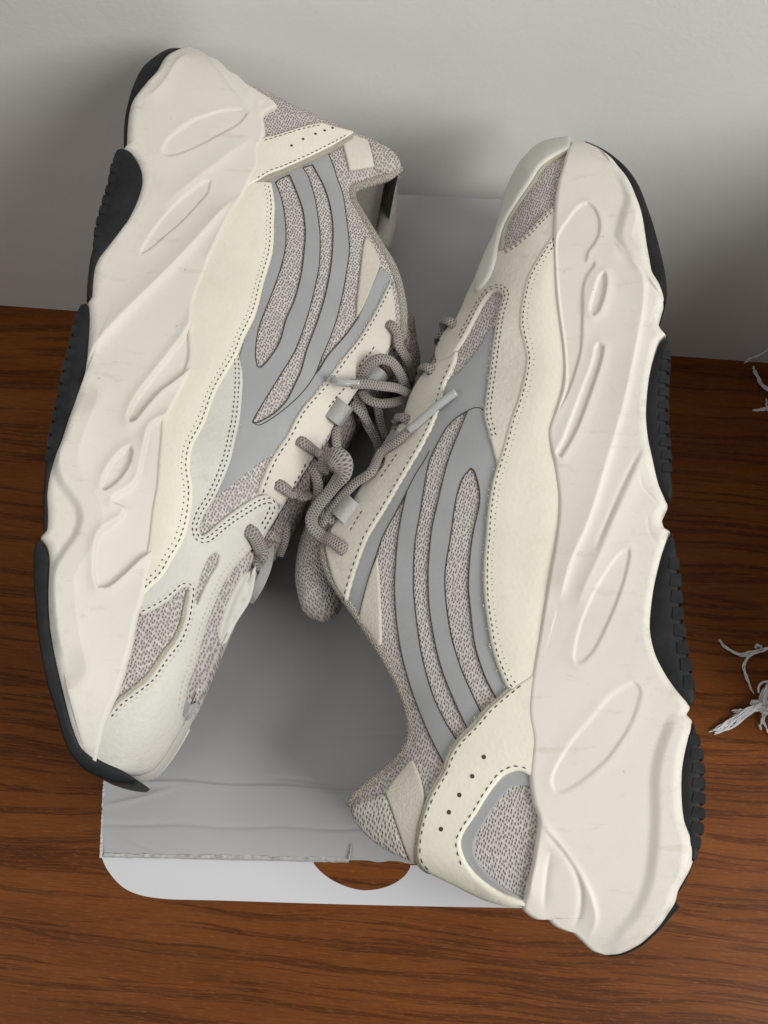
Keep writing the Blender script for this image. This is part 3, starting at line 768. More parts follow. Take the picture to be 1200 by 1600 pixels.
eyel = [(608, 440), (590, 478), (575, 505), (558, 532), (535, 560), (505, 600), (470, 640), (447, 680), (428, 708), (416, 730), (407, 752), (400, 772)]
g = [(420, 283), (445, 266), (480, 247)]+k3l+[(499, 577), (512, 556), (540, 524), (560, 496), (578, 455), (594, 418), (603, 425), (614, 444), (596, 480), (580, 508), (563, 536), (540, 565), (510, 605), (476, 645), (450, 685), (428, 712), (412, 718), (388, 736), (367, 755), (335, 776), (350, 725), (360, 685), (366, 650), (370, 600), (374, 560), (392, 496), (405, 448), (418, 398), (421, 350), (422, 318)]
a.panel('reflective_panel', g, 'grey_reflective', .03, .03, [k1, k2], bev=.04, label='grey reflective panel with knit stripes cut out')
for k in (k1, k2): a.seam(k, True)
a.seam(k3l); a.seam([(493, 584), (499, 577), (512, 556), (540, 524), (560, 496)]); a.seam([(493, 584), (480, 604), (462, 624), (440, 643), (420, 657), (404, 665), (394, 660)])
a.panel('collar_strip', [(571, 370), (581, 385), (593, 412), (581, 448), (566, 483), (556, 497), (557, 470), (563, 420), (567, 385)], 'suede', .04, .10, bev=.08)
J = [(372, 552), (379, 590), (375, 650), (368, 685), (358, 725), (337, 774), (318, 805), (311, 825), (314, 838), (323, 833), (342, 816), (365, 798), (400, 776), (420, 772), (432, 788), (425, 812), (410, 835), (390, 858), (370, 880), (352, 903), (336, 937), (321, 975), (311, 1010), (301, 1045), (291, 1070), (288, 1090), (283, 1116), (287, 1126), (276, 1146), (254, 1182), (233, 1204), (207, 1211), (180, 1202), (160, 1193), (148, 1183), (155, 1140), (166, 1120), (184, 1098), (208, 1079), (232, 1059), (252, 1029), (272, 1002), (284, 976), (291, 945), (294, 919), (285, 919), (262, 940), (245, 951), (222, 963), (212, 950), (224, 922), (248, 890), (275, 850), (290, 800), (288, 740), (295, 700), (312, 665), (332, 612), (362, 560)]
slit = [(335, 864), (341, 868), (338, 882), (327, 900), (316, 922), (306, 945), (302, 942), (306, 922), (315, 892), (326, 870)]
a.panel('toe_overlay', J, 'pale_leather', .05, .12, [slit], bev=.1, label='pale grey leather toe overlay')
a.panel('toe_window_edge', [(183, 1093), (208, 1072), (230, 1052), (250, 1022), (270, 996), (281, 970), (287, 940), (291, 922), (296, 925), (293, 948), (286, 978), (274, 1005), (254, 1032), (233, 1062), (210, 1082), (185, 1101), (170, 1117), (172, 1106)], 'raw_edge', .03, .08, bev=.05, mirror=False)
a.panel('vamp_flap', [(400, 884), (398, 910), (390, 940), (370, 972), (353, 1005), (343, 1009), (340, 995), (350, 955), (365, 920), (380, 897)], 'pale_leather', .05, .1, bev=.08, mirror=False)
a.panel('vamp_tip', [(289, 1092), (296, 1100), (310, 1095), (306, 1108), (293, 1126), (285, 1118)], 'grey_reflective', .03, .05, bev=.05, mirror=False)
eye = eyel+[(414, 774), (434, 790), (442, 780), (457, 757), (470, 738), (480, 718), (500, 694), (511, 678), (524, 655), (540, 632), (556, 609), (575, 591), (592, 566), (606, 543), (614, 522), (616, 500), (615, 475), (611, 452)]
holesL = [(606, 511), (464, 690), (430, 757)]
oe = a.panel('eyestay', eye, 'greige_leather', .07, .13, bev=.1)
a.dots(holesL, .205, .13, oe, 'lace_hole'); a.dots([(386, 830)], .18, .13, a.root, 'lace_hole')
cream = cre+[(212, 948)]+seg_of(T, 305, 936, -9)[::-1]+[(372, 302), (395, 288)]
a.panel('mudguard', cream, 'cream_leather', .08, .15, bev=.12, puff=.05)
a.panel('heel_band_edge', [(395, 262), (520, 225), (552, 212), (549, 221), (522, 237), (492, 252), (470, 262), (442, 275), (421, 283), (402, 295), (384, 305), (372, 300)], 'raw_edge', .1, .12, bev=.05, mirror=False)
band = [(400, 226), (413, 219), (428, 216), (447, 210), (470, 203), (490, 198), (502, 197), (526, 204), (552, 211), (545, 217), (521, 231), (491, 246), (470, 256), (441, 269), (420, 277), (400, 289), (376, 300), (388, 262)]
ob = a.panel('heel_band', band, 'cream_leather', .12, .15, bev=.1, label='cream leather heel band with five punched holes')
a.dots([(455, 233), (473, 223), (492, 215), (506, 210), (518, 206)], .275, .07, ob)
a.panel('collar_patch', [(534, 224), (552, 213), (574, 222), (580, 240), (584, 262), (560, 266), (545, 268), (540, 245)], 'greige_leather', .05, .1, bev=.08)
a.panel('heel_mesh', [(574, 221), (598, 229), (616, 243), (625, 262), (605, 272), (585, 265), (580, 240)], 'mesh', .03, .12, bev=.12)
a.fuzz(cre, .15); a.fuzz(eyel, .13); a.fuzz([(377, 560), (378, 600), (374, 650), (367, 685), (357, 725), (337, 774)], .12); a.fuzz([(384, 303), (402, 293), (421, 281), (442, 273), (470, 260), (492, 250), (522, 235), (549, 219)], .18, mat='pale_thread')
a.fuzz([(183, 1097), (208, 1076), (230, 1056), (250, 1026), (270, 1000), (283, 972), (290, 940)], .12)
# stitching
sh = .16
for k, off in ((.18, 0), (.36, 0)): a.stitch(cre[::-1], .235, shift=k, pitch=.26)
for k in (.14, .3): a.stitch([(377, 560), (378, 600), (374, 650), (367, 685), (357, 725), (337, 774), (318, 805), (311, 825), (314, 838), (323, 833), (342, 816), (365, 798), (400, 776), (420, 772), (430, 786), (424, 810), (410, 835)], .175, shift=-k, pitch=.24, ln=.13)
for k in (.14, .26): a.stitch([(222, 963), (245, 951), (262, 940), (285, 919), (294, 919), (291, 945), (284, 976), (272, 1002), (252, 1029), (232, 1059), (208, 1079), (184, 1098), (170, 1116)], .175, shift=k, pitch=.24, ln=.13, mat='thread' if k < .2 else 'pale_thread')
for k in (.12, .24): a.stitch([(390, 858), (370, 880), (352, 903), (336, 937), (321, 975), (311, 1010), (301, 1045), (291, 1070), (288, 1090), (283, 1116)], .175, shift=-k, pitch=.22, ln=.12, mat='pale_thread')
a.stitch(eyel, .205, shift=.14, pitch=.3); a.stitch([(452, 757), (465, 738), (474, 720)], .205, pitch=.3)
a.stitch([(533, 560), (520, 580), (505, 598), (488, 618)], .12, shift=.02, pitch=.28, mat='pale_thread')
a.stitch([(508, 640), (520, 624), (532, 610), (545, 596)], .205, pitch=.28); a.stitch([(556, 577), (566, 562), (576, 552), (584, 540)], .205, pitch=.28)
a.stitch([(410, 226), (428, 221), (447, 215), (470, 208), (490, 203), (502, 202)], .275, pitch=.26)
a.stitch([(400, 285), (420, 273), (441, 265), (470, 252), (491, 242), (521, 227), (540, 217)], .275, pitch=.26)
# collar rim, tongue
rim = a.rope('collar_rim', [(p[0]-2, p[1], 'o') for p in TOP[6:17]]+[(622, 535, 2.6)], .26, .26, 'rim_knit', nseg=12); mirror_copy(a, rim)
a.cap([(640, 500), (636, 530), (618, 548), (592, 578), (562, 608), (545, 636), (520, 680), (495, 712), (468, 755), (443, 795), (428, 822), (412, 850), (400, 880)], .75, 'tongue_knit', 'tongue', off=-.15)
# tongue top that rises past the collar
a.rope('tongue_top', [(618, 610, .4), (632, 575, .6), (634, 545, .6), (630, 505, .6)], .75, 1.4, 'tongue_knit', nseg=20, taper=lambda t: .35+.65*math.sin(min(1, .25+t*1.1)*math.pi/1.15)**.5)
a.rope('collar_padding', [(614, 268, -1.5), (606, 284, -1.9), (604, 305, -2.1), (604, 335, -2.2), (600, 365, -2.2), (592, 388, -2.2)], .6, .6, 'lining', nseg=14)
a.cap(TOP[7:18], -.9, 'lining', 'collar_lining', off=-.1, lift=-.2)
# laces
lc = lambda pts, ra=.30, rb=.17, mat='lace', **k: a.rope('lace', pts, ra*.88, rb*.62, mat, **k)
lc([(603, 507, ('s', .1)), (607, 513, ('s', .4)), (614, 524, ('s', .45)), (624, 540, 3.2), (637, 564, 2.5), (646, 592, 1.2)])
lc([(566, 604, 2.7), (567, 588, 3.3), (577, 570, 3.8), (594, 561, 4.0), (611, 565, 3.8), (624, 582, 3.2), (634, 606, 2.4), (641, 632, 1.2)], .32, .2)
lc([(548, 600, 4.1), (575, 600, 4.1), (598, 603, 3.9), (622, 607, 3.4), (642, 618, 2.6), (652, 632, 1.6)], .30, .2)
a.rope('aglet', [(510, 596, ('s', .45)), (513, 597, ('s', .5)), (530, 598, 4.15), (552, 599, 4.1), (562, 600, 4.1)], .17, None, 'aglet')
lc([(566, 612, 2.6), (575, 624, 2.9), (592, 630, 3.0), (615, 629, 2.8), (640, 622, 2.2)], .28, .18)
lc([(556, 612, 2.4), (562, 632, 2.4), (573, 660, 2.0), (588, 688, 1.4), (598, 715, .6)], .28, .17)
lc([(590, 632, 2.2), (594, 655, 1.8), (602, 685, 1.1)], .26, .17)
lc([(548, 632, 2.6), (560, 640, 2.6), (572, 655, 2.3), (582, 672, 1.6), (592, 690, 1.0)], .26, .17)
lc([(526, 660, 2.6), (525, 680, 2.5), (527, 702, 2.2), (533, 722, 1.4)], .25, .16)
lc([(462, 687, ('s', .1)), (467, 691, ('s', .4)), (480, 699, ('s', .38)), (494, 706, ('s', .3)), (508, 716, 2.3), (520, 732, 1.2)])
lc([(428, 755, ('s', .1)), (433, 759, ('s', .4)), (446, 767, ('s', .38)), (458, 772, ('s', .25)), (472, 775, 2.0), (486, 772, 1.2)], .32, .18)
lc([(382, 826, ('s', .08)), (385, 832, ('s', .38)), (391, 845, ('s', .42)), (397, 860, ('s', .4)), (404, 876, 1.9), (411, 892, 1.0)], .36, .2)
lc([(476, 722, 1.9), (490, 738, 1.9), (497, 760, 1.7), (494, 786, 1.2), (484, 806, .6)], .28, .17)
lc([(410, 838, 1.6), (424, 836, 1.8), (436, 842, 1.2)], .3, .18)
lc([(438, 800, 1.2), (446, 822, 1.3), (444, 846, 1.0), (436, 868, .4)], .24, .15)
# webbing loops
ribbon(a, 'lace_loop', [(512, 631, 2.7), (518, 635, 3.25), (528, 643, 3.4), (537, 650, 3.2), (541, 653, 2.5)], .55, .05, side=(-13, 18))
ribbon(a, 'lace_loop', [(566, 574, 2.7), (575, 580, 3.2), (590, 592, 3.2), (598, 600, 2.2)], .5, .05, side=(-13, 16))
ribbon(a, 'lace_loop', [(418, 828, .9), (421, 850, 1.2), (418, 880, 1.4), (408, 908, 1.4), (396, 930, 1.2), (388, 940, .9)], .22, .05, side=(10, 3))
# ================================================================== sneaker on the right (toe away from the viewer)
b = Shoe((965, 1493), (895, 217), -1, R(7), BOXH+5.2, WD, WO)
tag(b.root, 'cream and grey chunky sneaker lying with its toe towards the wall', 'sneaker', group='pair of sneakers')
B = [(945, 1492), (970, 1490), (1000, 1477), (1030, 1450), (1048, 1425), (1056, 1413), (1059, 1404), (1063, 1390), (1080, 1360), (1086, 1340), (1083, 1310), (1072, 1280), (1068, 1240), (1069, 1200), (1075, 1165), (1084, 1135), (1084, 1124), (1076, 1114), (1081, 1105), (1078, 1095), (1062, 1075), (1045, 1050), (1030, 1020), (1022, 985), (1022, 960), (1027, 920), (1037, 875), (1050, 828), (1041, 821), (1037, 810), (1038, 799), (1045, 790), (1045, 782), (1035, 755), (1026, 720), (1018, 680), (1015, 645), (1018, 600), (1025, 560), (1033, 530), (1043, 519), (1035, 508), (1031, 497), (1034, 484), (1040, 470), (1040, 458), (1033, 440), (1022, 420), (1016, 395), (1012, 365), (1005, 330), (990, 290), (975, 262), (955, 240), (935, 225), (915, 219), (897, 219)]
T = [(945, 1492), (925, 1485), (905, 1467), (893, 1457), (884, 1455), (866, 1447), (853, 1434), (847, 1437), (838, 1437), (825, 1430), (816, 1420), (818, 1405), (822, 1385), (831, 1349), (838, 1302), (840, 1277), (832, 1252), (827, 1214), (829, 1184), (831, 1153), (825, 1115), (827, 1080), (831, 1050), (845, 967), (855, 905), (864, 855), (870, 810), (871, 775), (865, 730), (857, 692), (856, 670), (865, 642), (875, 610), (879, 575), (877, 542), (872, 505), (867, 465), (865, 425), (864, 362), (867, 312), (872, 282), (880, 255), (887, 232), (897, 219)]
TOP = [(812, 1418), (765, 1403), (715, 1380), (675, 1360), (640, 1345), (600, 1325), (570, 1303), (552, 1280), (547, 1262), (553, 1246), (575, 1228), (600, 1208), (622, 1187), (636, 1165), (641, 1145), (638, 1115), (628, 1083), (610, 1045), (588, 1008), (560, 965), (538, 935), (520, 908), (508, 880), (505, 855), (512, 830), (540, 795), (561, 768), (580, 742), (610, 705), (632, 652), (641, 625), (654, 598), (670, 578), (682, 550), (695, 522), (715, 498), (730, 465), (745, 432), (760, 398), (773, 370), (784, 330), (797, 290), (815, 255), (838, 232), (862, 222), (893, 219)]
b.profile(B, T, TOP)
featR = [
 ('recess', [(990, 1065), (978, 1070), (955, 1085), (925, 1120), (895, 1155), (875, 1185), (863, 1210), (861, 1225), (867, 1236), (880, 1238), (900, 1228), (930, 1205), (955, 1180), (985, 1135), (1000, 1095), (1001, 1074)], .055, .09, .02),
 ('recess', [(983, 857), (972, 861), (955, 880), (930, 920), (910, 965), (900, 1000), (896, 1028), (901, 1037), (912, 1034), (930, 1015), (950, 975), (965, 940), (978, 900), (985, 868)], .07, .09, .02),
 ('recess', [(936, 536), (930, 541), (925, 565), (910, 605), (893, 650), (880, 685), (868, 708), (876, 716), (892, 690), (906, 662), (920, 625), (932, 590), (941, 560), (944, 541)], .12, .10, .05),
 ('ridge', [(980, 400), (1003, 432), (1005, 470), (999, 510), (987, 570), (974, 630), (957, 690), (942, 740), (927, 790), (912, 830), (890, 880), (872, 945)], .2, .16, .8, 1),
 ('ridge', [(1015, 680), (1000, 720), (980, 765), (958, 815), (935, 870), (912, 920), (895, 970)], .18, .5, .4, 1.6),
 ('ridge', [(1010, 690), (992, 720), (970, 765), (948, 815), (925, 870)], -.10, .12, .12, 1.2),
 ('recess', [(945, 425), (936, 432), (926, 460), (921, 484), (926, 494), (935, 488), (944, 465), (948, 438)], .13, .08, .07),
 ('recess', [(870, 372), (890, 338), (905, 321), (918, 315), (930, 325), (938, 345), (937, 365), (930, 380), (920, 394), (917, 408), (929, 408), (930, 414), (918, 432), (912, 452), (911, 500), (908, 550), (890, 610), (874, 640), (885, 600), (883, 540), (875, 480), (870, 420)], .08, .12, .03),
 ('step', [(958, 260), (975, 288), (980, 312), (971, 345), (966, 370), (973, 390), (990, 408), (1004, 425)], .16, .25, .6),
 ('step', [(1078, 1112), (1055, 1120), (1042, 1142), (1029, 1180), (1023, 1220), (1023, 1290), (1019, 1340), (1011, 1385), (990, 1430), (962, 1460), (932, 1478)], .16, .25, 1.0),
 ('ridge', [(838, 1272), (865, 1306), (892, 1342), (914, 1380), (927, 1412), (930, 1440), (916, 1472)], .14, .10, .35, .8),
 ('ridge', [(845, 1295), (878, 1330), (899, 1362), (908, 1395), (905, 1430), (890, 1456)], -.16, .12, .12, .8),
 ('ridge', [(862, 1320), (855, 1360), (851, 1400), (850, 1434)], -.13, .2, .12, .9),
 ('ridge', [(835, 1300), (832, 1360), (828, 1425)], .12, .3, .3, .8),
 ('ridge', [(1040, 800), (1022, 780), (1005, 760), (998, 735)], -.035, .06, .06, .5),
 ('ridge', [(1040, 870), (1015, 830), (1012, 800)], -.03, .06, .06, .5),
 ('ridge', [(868, 415), (885, 413), (908, 414)], -.025, .05, .05, .3),
 ('ridge', [(876, 527), (892, 525), (912, 524)], -.03, .05, .05, .3),
]
b.midsole(featR); b.shell()
b.pads('outsole_pad', [(940, 1490), (955, 1495), (975, 1493), (1002, 1481), (1032, 1456), (1056, 1428), (1065, 1417), (1058, 1409), (1044, 1424), (1026, 1447), (998, 1472), (968, 1485)], .95)
b.pads('outsole_pad', [(1060, 1392), (1064, 1396), (1080, 1368), (1090, 1342), (1088, 1330), (1080, 1335)], .93)
pad = b.pads('outsole_pad', [(1078, 1348), (1090, 1342), (1095, 1310), (1096, 1270), (1097, 1220), (1094, 1175), (1090, 1145), (1085, 1128), (1076, 1150), (1063, 1200), (1062, 1245), (1067, 1285), (1078, 1315)], .985, .03)
b.lugs(pad, [(1090, 1330), (1094, 1300), (1096, 1270), (1097, 1235), (1096, 1200), (1093, 1170), (1089, 1145)], 6, .3, .9)
pad = b.pads('outsole_pad', [(1080, 1102), (1087, 1092), (1086, 1075), (1078, 1040), (1070, 1000), (1064, 960), (1060, 900), (1058, 860), (1052, 831), (1044, 840), (1031, 875), (1021, 920), (1016, 965), (1016, 990), (1024, 1022), (1040, 1054), (1060, 1082)], .985, .03)
b.lugs(pad, [(1085, 1080), (1077, 1040), (1069, 1000), (1064, 960), (1060, 900), (1058, 868)], 6, .26, .9)
pad = b.pads('outsole_pad', [(1046, 784), (1052, 770), (1050, 740), (1045, 700), (1042, 660), (1042, 600), (1045, 565), (1048, 545), (1044, 521), (1032, 535), (1019, 565), (1012, 600), (1009, 645), (1012, 680), (1020, 722), (1030, 758)], .985, .03)
b.lugs(pad, [(1049, 740), (1045, 700), (1042, 660), (1042, 600), (1045, 565), (1047, 545)], 8, .24, .9)
b.pads('outsole_pad', [(1041, 474), (1044, 455), (1042, 425), (1034, 388), (1024, 350), (1011, 312), (1000, 285), (985, 262), (962, 240), (940, 226), (915, 216), (905, 226), (928, 230), (952, 247), (970, 268), (984, 292), (998, 330), (1006, 365), (1010, 395), (1017, 424), (1028, 444)], .97, .03)
b.pads('outsole_pad', [(846, 224), (862, 217), (885, 214), (915, 216), (915, 228), (890, 230), (860, 228)], .5, 0)
# caps
b.cap([(812, 1418), (765, 1403), (715, 1380), (675, 1360), (655, 1352)], .1, 'cream_leather', 'heel_back')
b.cap([(660, 1354), (645, 1347), (636, 1343)], .1, 'suede', 'heel_patch')
b.cap([(640, 1345), (600, 1325), (570, 1303), (552, 1280), (547, 1262)], .15, 'mesh', 'heel_collar')
b.cap([(690, 530), (700, 515), (715, 498), (730, 465), (745, 432), (760, 398), (773, 370), (784, 330), (797, 290), (815, 255), (838, 232), (862, 222), (888, 219)], .28, 'pale_leather', 'toe_cap', off=.4, lift=-.12, n=22)
cre = [(862, 372), (844, 400), (826, 433), (816, 470), (812, 510), (819, 545), (822, 565), (817, 597), (807, 632), (797, 660), (786, 700), (770, 752), (762, 802), (759, 840), (756, 880), (756, 925), (760, 962), (767, 1005), (775, 1035), (790, 1072), (800, 1083)]
k1 = [(736, 732), (742, 738), (749, 765), (749, 790), (740, 830), (735, 865), (732, 915), (735, 950), (742, 1007), (757, 1055), (775, 1091), (765, 1104), (752, 1114), (737, 1082), (720, 1042), (705, 992), (697, 937), (696, 893), (705, 835), (712, 785), (722, 750)]
k2 = [(731, 643), (717, 651), (700, 667), (685, 692), (672, 720), (665, 752), (657, 802), (650, 840), (647, 877), (647, 925), (652, 975), (660, 1025), (675, 1080), (695, 1125), (716, 1160), (724, 1152), (732, 1142), (710, 1095), (692, 1050), (680, 1005), (671, 950), (669, 900), (670, 877), (675, 827), (685, 782), (695, 740), (705, 707), (720, 670)]
k3r = [(636, 769), (630, 795), (622, 840), (618, 890), (617, 925), (621, 980), (630, 1030), (647, 1087), (670, 1145), (692, 1190), (697, 1204)]
eyel = [(713, 570), (697, 605), (682, 657), (660, 702), (630, 752), (602, 800), (577, 840), (565, 870), (552, 910), (545, 942)]
g = [(769, 511), (774, 530), (769, 580), (764, 625), (763, 650), (772, 685), (782, 722), (780, 755), (772, 802), (768, 840), (766, 880), (766, 925), (770, 962), (778, 1005), (786, 1035), (800, 1072), (790, 1100), (765, 1132), (745, 1158), (725, 1182), (706, 1206)]+k3r[::-1]+[(629, 783), (613, 812), (599, 838), (590, 864), (578, 900), (568, 937), (562, 966), (552, 955), (543, 938), (547, 910), (560, 868), (572, 838), (597, 798), (625, 750), (655, 700), (677, 657), (688, 630), (697, 602), (720, 580), (745, 550)]
b.panel('reflective_panel', g, 'grey_reflective', .03, .03, [k1, k2], bev=.04, label='grey reflective panel with knit stripes cut out')
for k in (k1, k2): b.seam(k, True)
b.seam(k3r); b.seam([(636, 769), (629, 783), (613, 812), (599, 838), (590, 864), (578, 900), (568, 937), (562, 966)]); b.seam([(636, 769), (650, 742), (664, 720), (672, 705)]); b.seam([(731, 643), (742, 638), (752, 639), (757, 646)])
b.panel('collar_strip', [(590, 870), (593, 900), (595, 935), (597, 1000), (594, 1012), (580, 990), (564, 967), (570, 930), (580, 895)], 'suede', .04, .10, bev=.08)
J = [(776, 726), (766, 688), (757, 652), (759, 625), (765, 580), (772, 530), (779, 490), (786, 466), (780, 457), (770, 459), (758, 474), (743, 502), (725, 535), (705, 560), (684, 570), (683, 550), (695, 524), (715, 500), (730, 468), (746, 434), (762, 400), (778, 395), (790, 393), (800, 387), (822, 368), (850, 337), (872, 319), (876, 345), (872, 380), (852, 408), (836, 440), (826, 475), (822, 510), (829, 545), (832, 565), (827, 600), (817, 635), (807, 665), (796, 702), (784, 745)]
b.panel('toe_overlay', J, 'greige_leather', .05, .12, bev=.1, label='pale greige leather overlay around the knit windows')
b.panel('toe_bumper', [(745, 446), (752, 425), (763, 398), (776, 370), (787, 330), (800, 291), (818, 257), (840, 234), (864, 224), (893, 221), (890, 238), (878, 244), (862, 253), (846, 266), (831, 290), (811, 320), (796, 345), (788, 365), (782, 390), (778, 412), (770, 435), (756, 455), (747, 461)], 'pale_leather', .1, .2, bev=.16)
b.panel('toe_window_edge', [(884, 243), (864, 253), (849, 266), (834, 289), (814, 318), (798, 344), (790, 366), (788, 392), (782, 398), (780, 388), (786, 362), (794, 342), (810, 316), (830, 287), (845, 262), (862, 249), (886, 238)], 'raw_edge', .05, .12, bev=.05, mirror=False)
eye = [(545, 941), (526, 911), (516, 880), (512, 856), (522, 826), (545, 800), (562, 772), (578, 748), (600, 733), (612, 700), (634, 652), (642, 627), (655, 600), (671, 580), (684, 570), (704, 562), (716, 550), (712, 572), (697, 605), (682, 657), (660, 702), (630, 752), (602, 800), (577, 840), (565, 870), (552, 910)]
oe = b.panel('eyestay', eye, 'greige_leather', .07, .13, bev=.1)
b.dots([(541, 861), (632, 662), (676, 586)], .205, .13, oe, 'lace_hole')
cream = cre+[(815, 1072), (832, 1062)]+[(x+9, y) for x, y in T if 375 < y < 1052]
b.panel('mudguard', cream, 'cream_leather', .08, .15, bev=.12, puff=.06)
b.panel('heel_window_border', [(832, 1204), (812, 1200), (795, 1204), (778, 1214), (760, 1238), (740, 1270), (720, 1300), (714, 1320), (724, 1348), (748, 1374), (782, 1397), (826, 1412), (826, 1407), (780, 1381), (752, 1353), (741, 1331), (743, 1310), (760, 1280), (777, 1255), (795, 1233), (810, 1227), (832, 1230)], 'grey_reflective', .05, .06, bev=.05)
b.panel('heel_band_edge', [(840, 1046), (813, 1061), (792, 1076), (772, 1094), (756, 1108), (736, 1132), (716, 1153), (700, 1178), (690, 1206), (671, 1238), (658, 1274), (651, 1310), (652, 1342), (672, 1362), (680, 1350), (672, 1310), (690, 1250), (720, 1190), (770, 1120), (840, 1060)], 'raw_edge', .1, .12, bev=.05, mirror=False)
band = [(840, 1050), (817, 1065), (796, 1080), (776, 1097), (760, 1112), (741, 1136), (720, 1157), (705, 1181), (695, 1208), (675, 1241), (662, 1276), (655, 1311), (656, 1340), (675, 1358), (715, 1378), (765, 1402), (826, 1414), (826, 1407), (785, 1392), (752, 1370), (730, 1345), (721, 1320), (725, 1302), (745, 1272), (765, 1240), (785, 1215), (800, 1207), (815, 1206), (836, 1218), (840, 1150), (836, 1100)]
ob = b.panel('heel_band', band, 'cream_leather', .12, .15, bev=.1, label='cream leather heel band with five punched holes')
b.dots([(757, 1184), (739, 1214), (719, 1243), (703, 1269), (691, 1295)], .275, .085, ob)
b.panel('collar_patch', [(645, 1187), (656, 1212), (664, 1245), (662, 1275), (655, 1310), (652, 1345), (643, 1344), (628, 1310), (613, 1266), (603, 1239), (622, 1213)], 'suede', .05, .1, bev=.08)
b.panel('heel_mesh', [(603, 1241), (613, 1268), (628, 1312), (640, 1342), (615, 1331), (586, 1313), (564, 1292), (551, 1270), (555, 1258), (578, 1246)], 'mesh', .03, .12, bev=.12)
b.fuzz(cre, .15); b.fuzz(eyel, .13); b.fuzz([(766, 688), (757, 652), (759, 625), (765, 580), (772, 530), (779, 490)], .12); b.fuzz([(795, 1078), (775, 1095), (758, 1110), (738, 1134), (718, 1155), (702, 1180), (692, 1207), (673, 1240), (660, 1275)], .18); b.fuzz([(730, 1347), (752, 1372), (785, 1394), (815, 1407)], .16, 25)
for k in (.17, .36): b.stitch(cre, .235, shift=-k if False else k, pitch=.26)
for k in (.14, .30): b.stitch([(766, 688), (757, 652), (759, 625), (765, 580), (772, 530), (779, 490), (786, 466), (780, 457), (770, 459), (758, 474), (743, 502), (725, 535)], .175, shift=-k, pitch=.25, ln=.14)
for k in (.14, .26): b.stitch([(786, 396), (800, 387), (822, 368), (850, 337), (868, 322)], .175, shift=-k, pitch=.25, ln=.14)
b.stitch(eyel, .205, shift=-.16, pitch=.3); b.stitch(eyel, .11, shift=.02, pitch=.34, ln=.22, mat='pale_thread')
b.stitch([(548, 835), (560, 815), (572, 796)], .205, pitch=.28); b.stitch([(596, 752), (612, 730), (626, 710)], .205, pitch=.28); b.stitch([(688, 566), (686, 552), (697, 528)], .175, pitch=.25, shift=.1)
b.stitch([(817, 1070), (798, 1086), (779, 1102), (764, 1117), (745, 1140), (725, 1161), (710, 1185), (700, 1211), (680, 1245), (667, 1278), (660, 1311), (662, 1338), (678, 1354)], .275, pitch=.3)
b.stitch([(826, 1204), (815, 1199), (798, 1199), (780, 1209), (760, 1235), (740, 1268), (720, 1298), (714, 1320), (724, 1350)], .275, pitch=.3)
rim = b.rope('collar_rim', [(549, 1262, 'o')]+[(p[0]+3, p[1], 'o') for p in TOP[9:24]]+[(516, 836, 2.4)], .24, .24, 'rim_knit', nseg=12); mirror_copy(b, rim)
b.cap([(508, 850), (514, 828), (540, 795), (561, 768), (580, 742), (610, 705), (632, 652), (641, 625), (654, 598), (670, 578), (682, 550), (695, 525)], .6, 'tongue_knit', 'tongue', off=-.15)
b.rope('tongue_top', [(512, 790, .2), (500, 850, .3), (497, 900, .4), (503, 940, .6), (510, 966, .8)], 1.05, 1.5, 'knit', nseg=24, taper=lambda t: (.55+.45*math.sin(t*math.pi*.8))*min(1, ((1-t)*7)**.5+.03))
b.cap(TOP[9:24], -.9, 'lining', 'collar_lining', off=-.1, lift=-.2)
# laces
lc = lambda pts, ra=.30, rb=.17, mat='lace', **k: b.rope('lace', pts, ra*.88, rb*.62, mat, **k)
lc([(543, 863, ('s', .1)), (538, 858, ('s', .38)), (522, 848, ('s', .45)), (503, 838, 3.3), (489, 824, 3.4), (487, 808, 3.5), (497, 790, 3.7), (512, 772, 3.9), (524, 756, 4.2), (534, 740, 4.6), (532, 722, 4.9), (519, 712, 4.8), (508, 718, 4.4), (504, 738, 3.8)], .38, .17, taper=lambda t: .85+.75*math.exp(-((t-.76)/.12)**2))
lc([(500, 800, 3.0), (510, 806, 3.1), (524, 815, 3.0), (540, 824, 2.6)], .30, .2)
lc([(500, 822, 3.0), (516, 800, 3.2), (534, 776, 3.3), (556, 754, 3.4), (580, 737, 3.5), (604, 717, ('s', .4)), (628, 697, ('s', .4)), (648, 678, ('s', .42)), (654, 673, ('s', .42))], .26, .16)
b.rope('aglet', [(646, 680, ('s', .42)), (660, 668, ('s', .44)), (685, 645, ('s', .44)), (710, 623, ('s', .36)), (716, 618, ('s', .34))], .19, None, 'aglet')
for (x, y) in ((640, 660), (678, 583), (712, 510)):
    lc([(x+3, y+1, ('s', .05)), (x-1, y-1, ('s', .36)), (x-9, y-1, ('s', .42)), (x-18, y+3, 'o'), (x-26, y+12, 1.6), (x-27, y+24, .6)], .27, .19)
ribbon(b, 'lace_loop', [(558, 811, 2.7), (552, 806, 3.2), (541, 796, 3.5), (531, 786, 3.3), (526, 781, 2.5)], .55, .05, side=(14, -19))
ribbon(b, 'lace_loop', [(632, 712, 2.5), (625, 705, 2.9), (612, 695, 3.0), (602, 690, 2.2)], .7, .05, side=(15, -24))
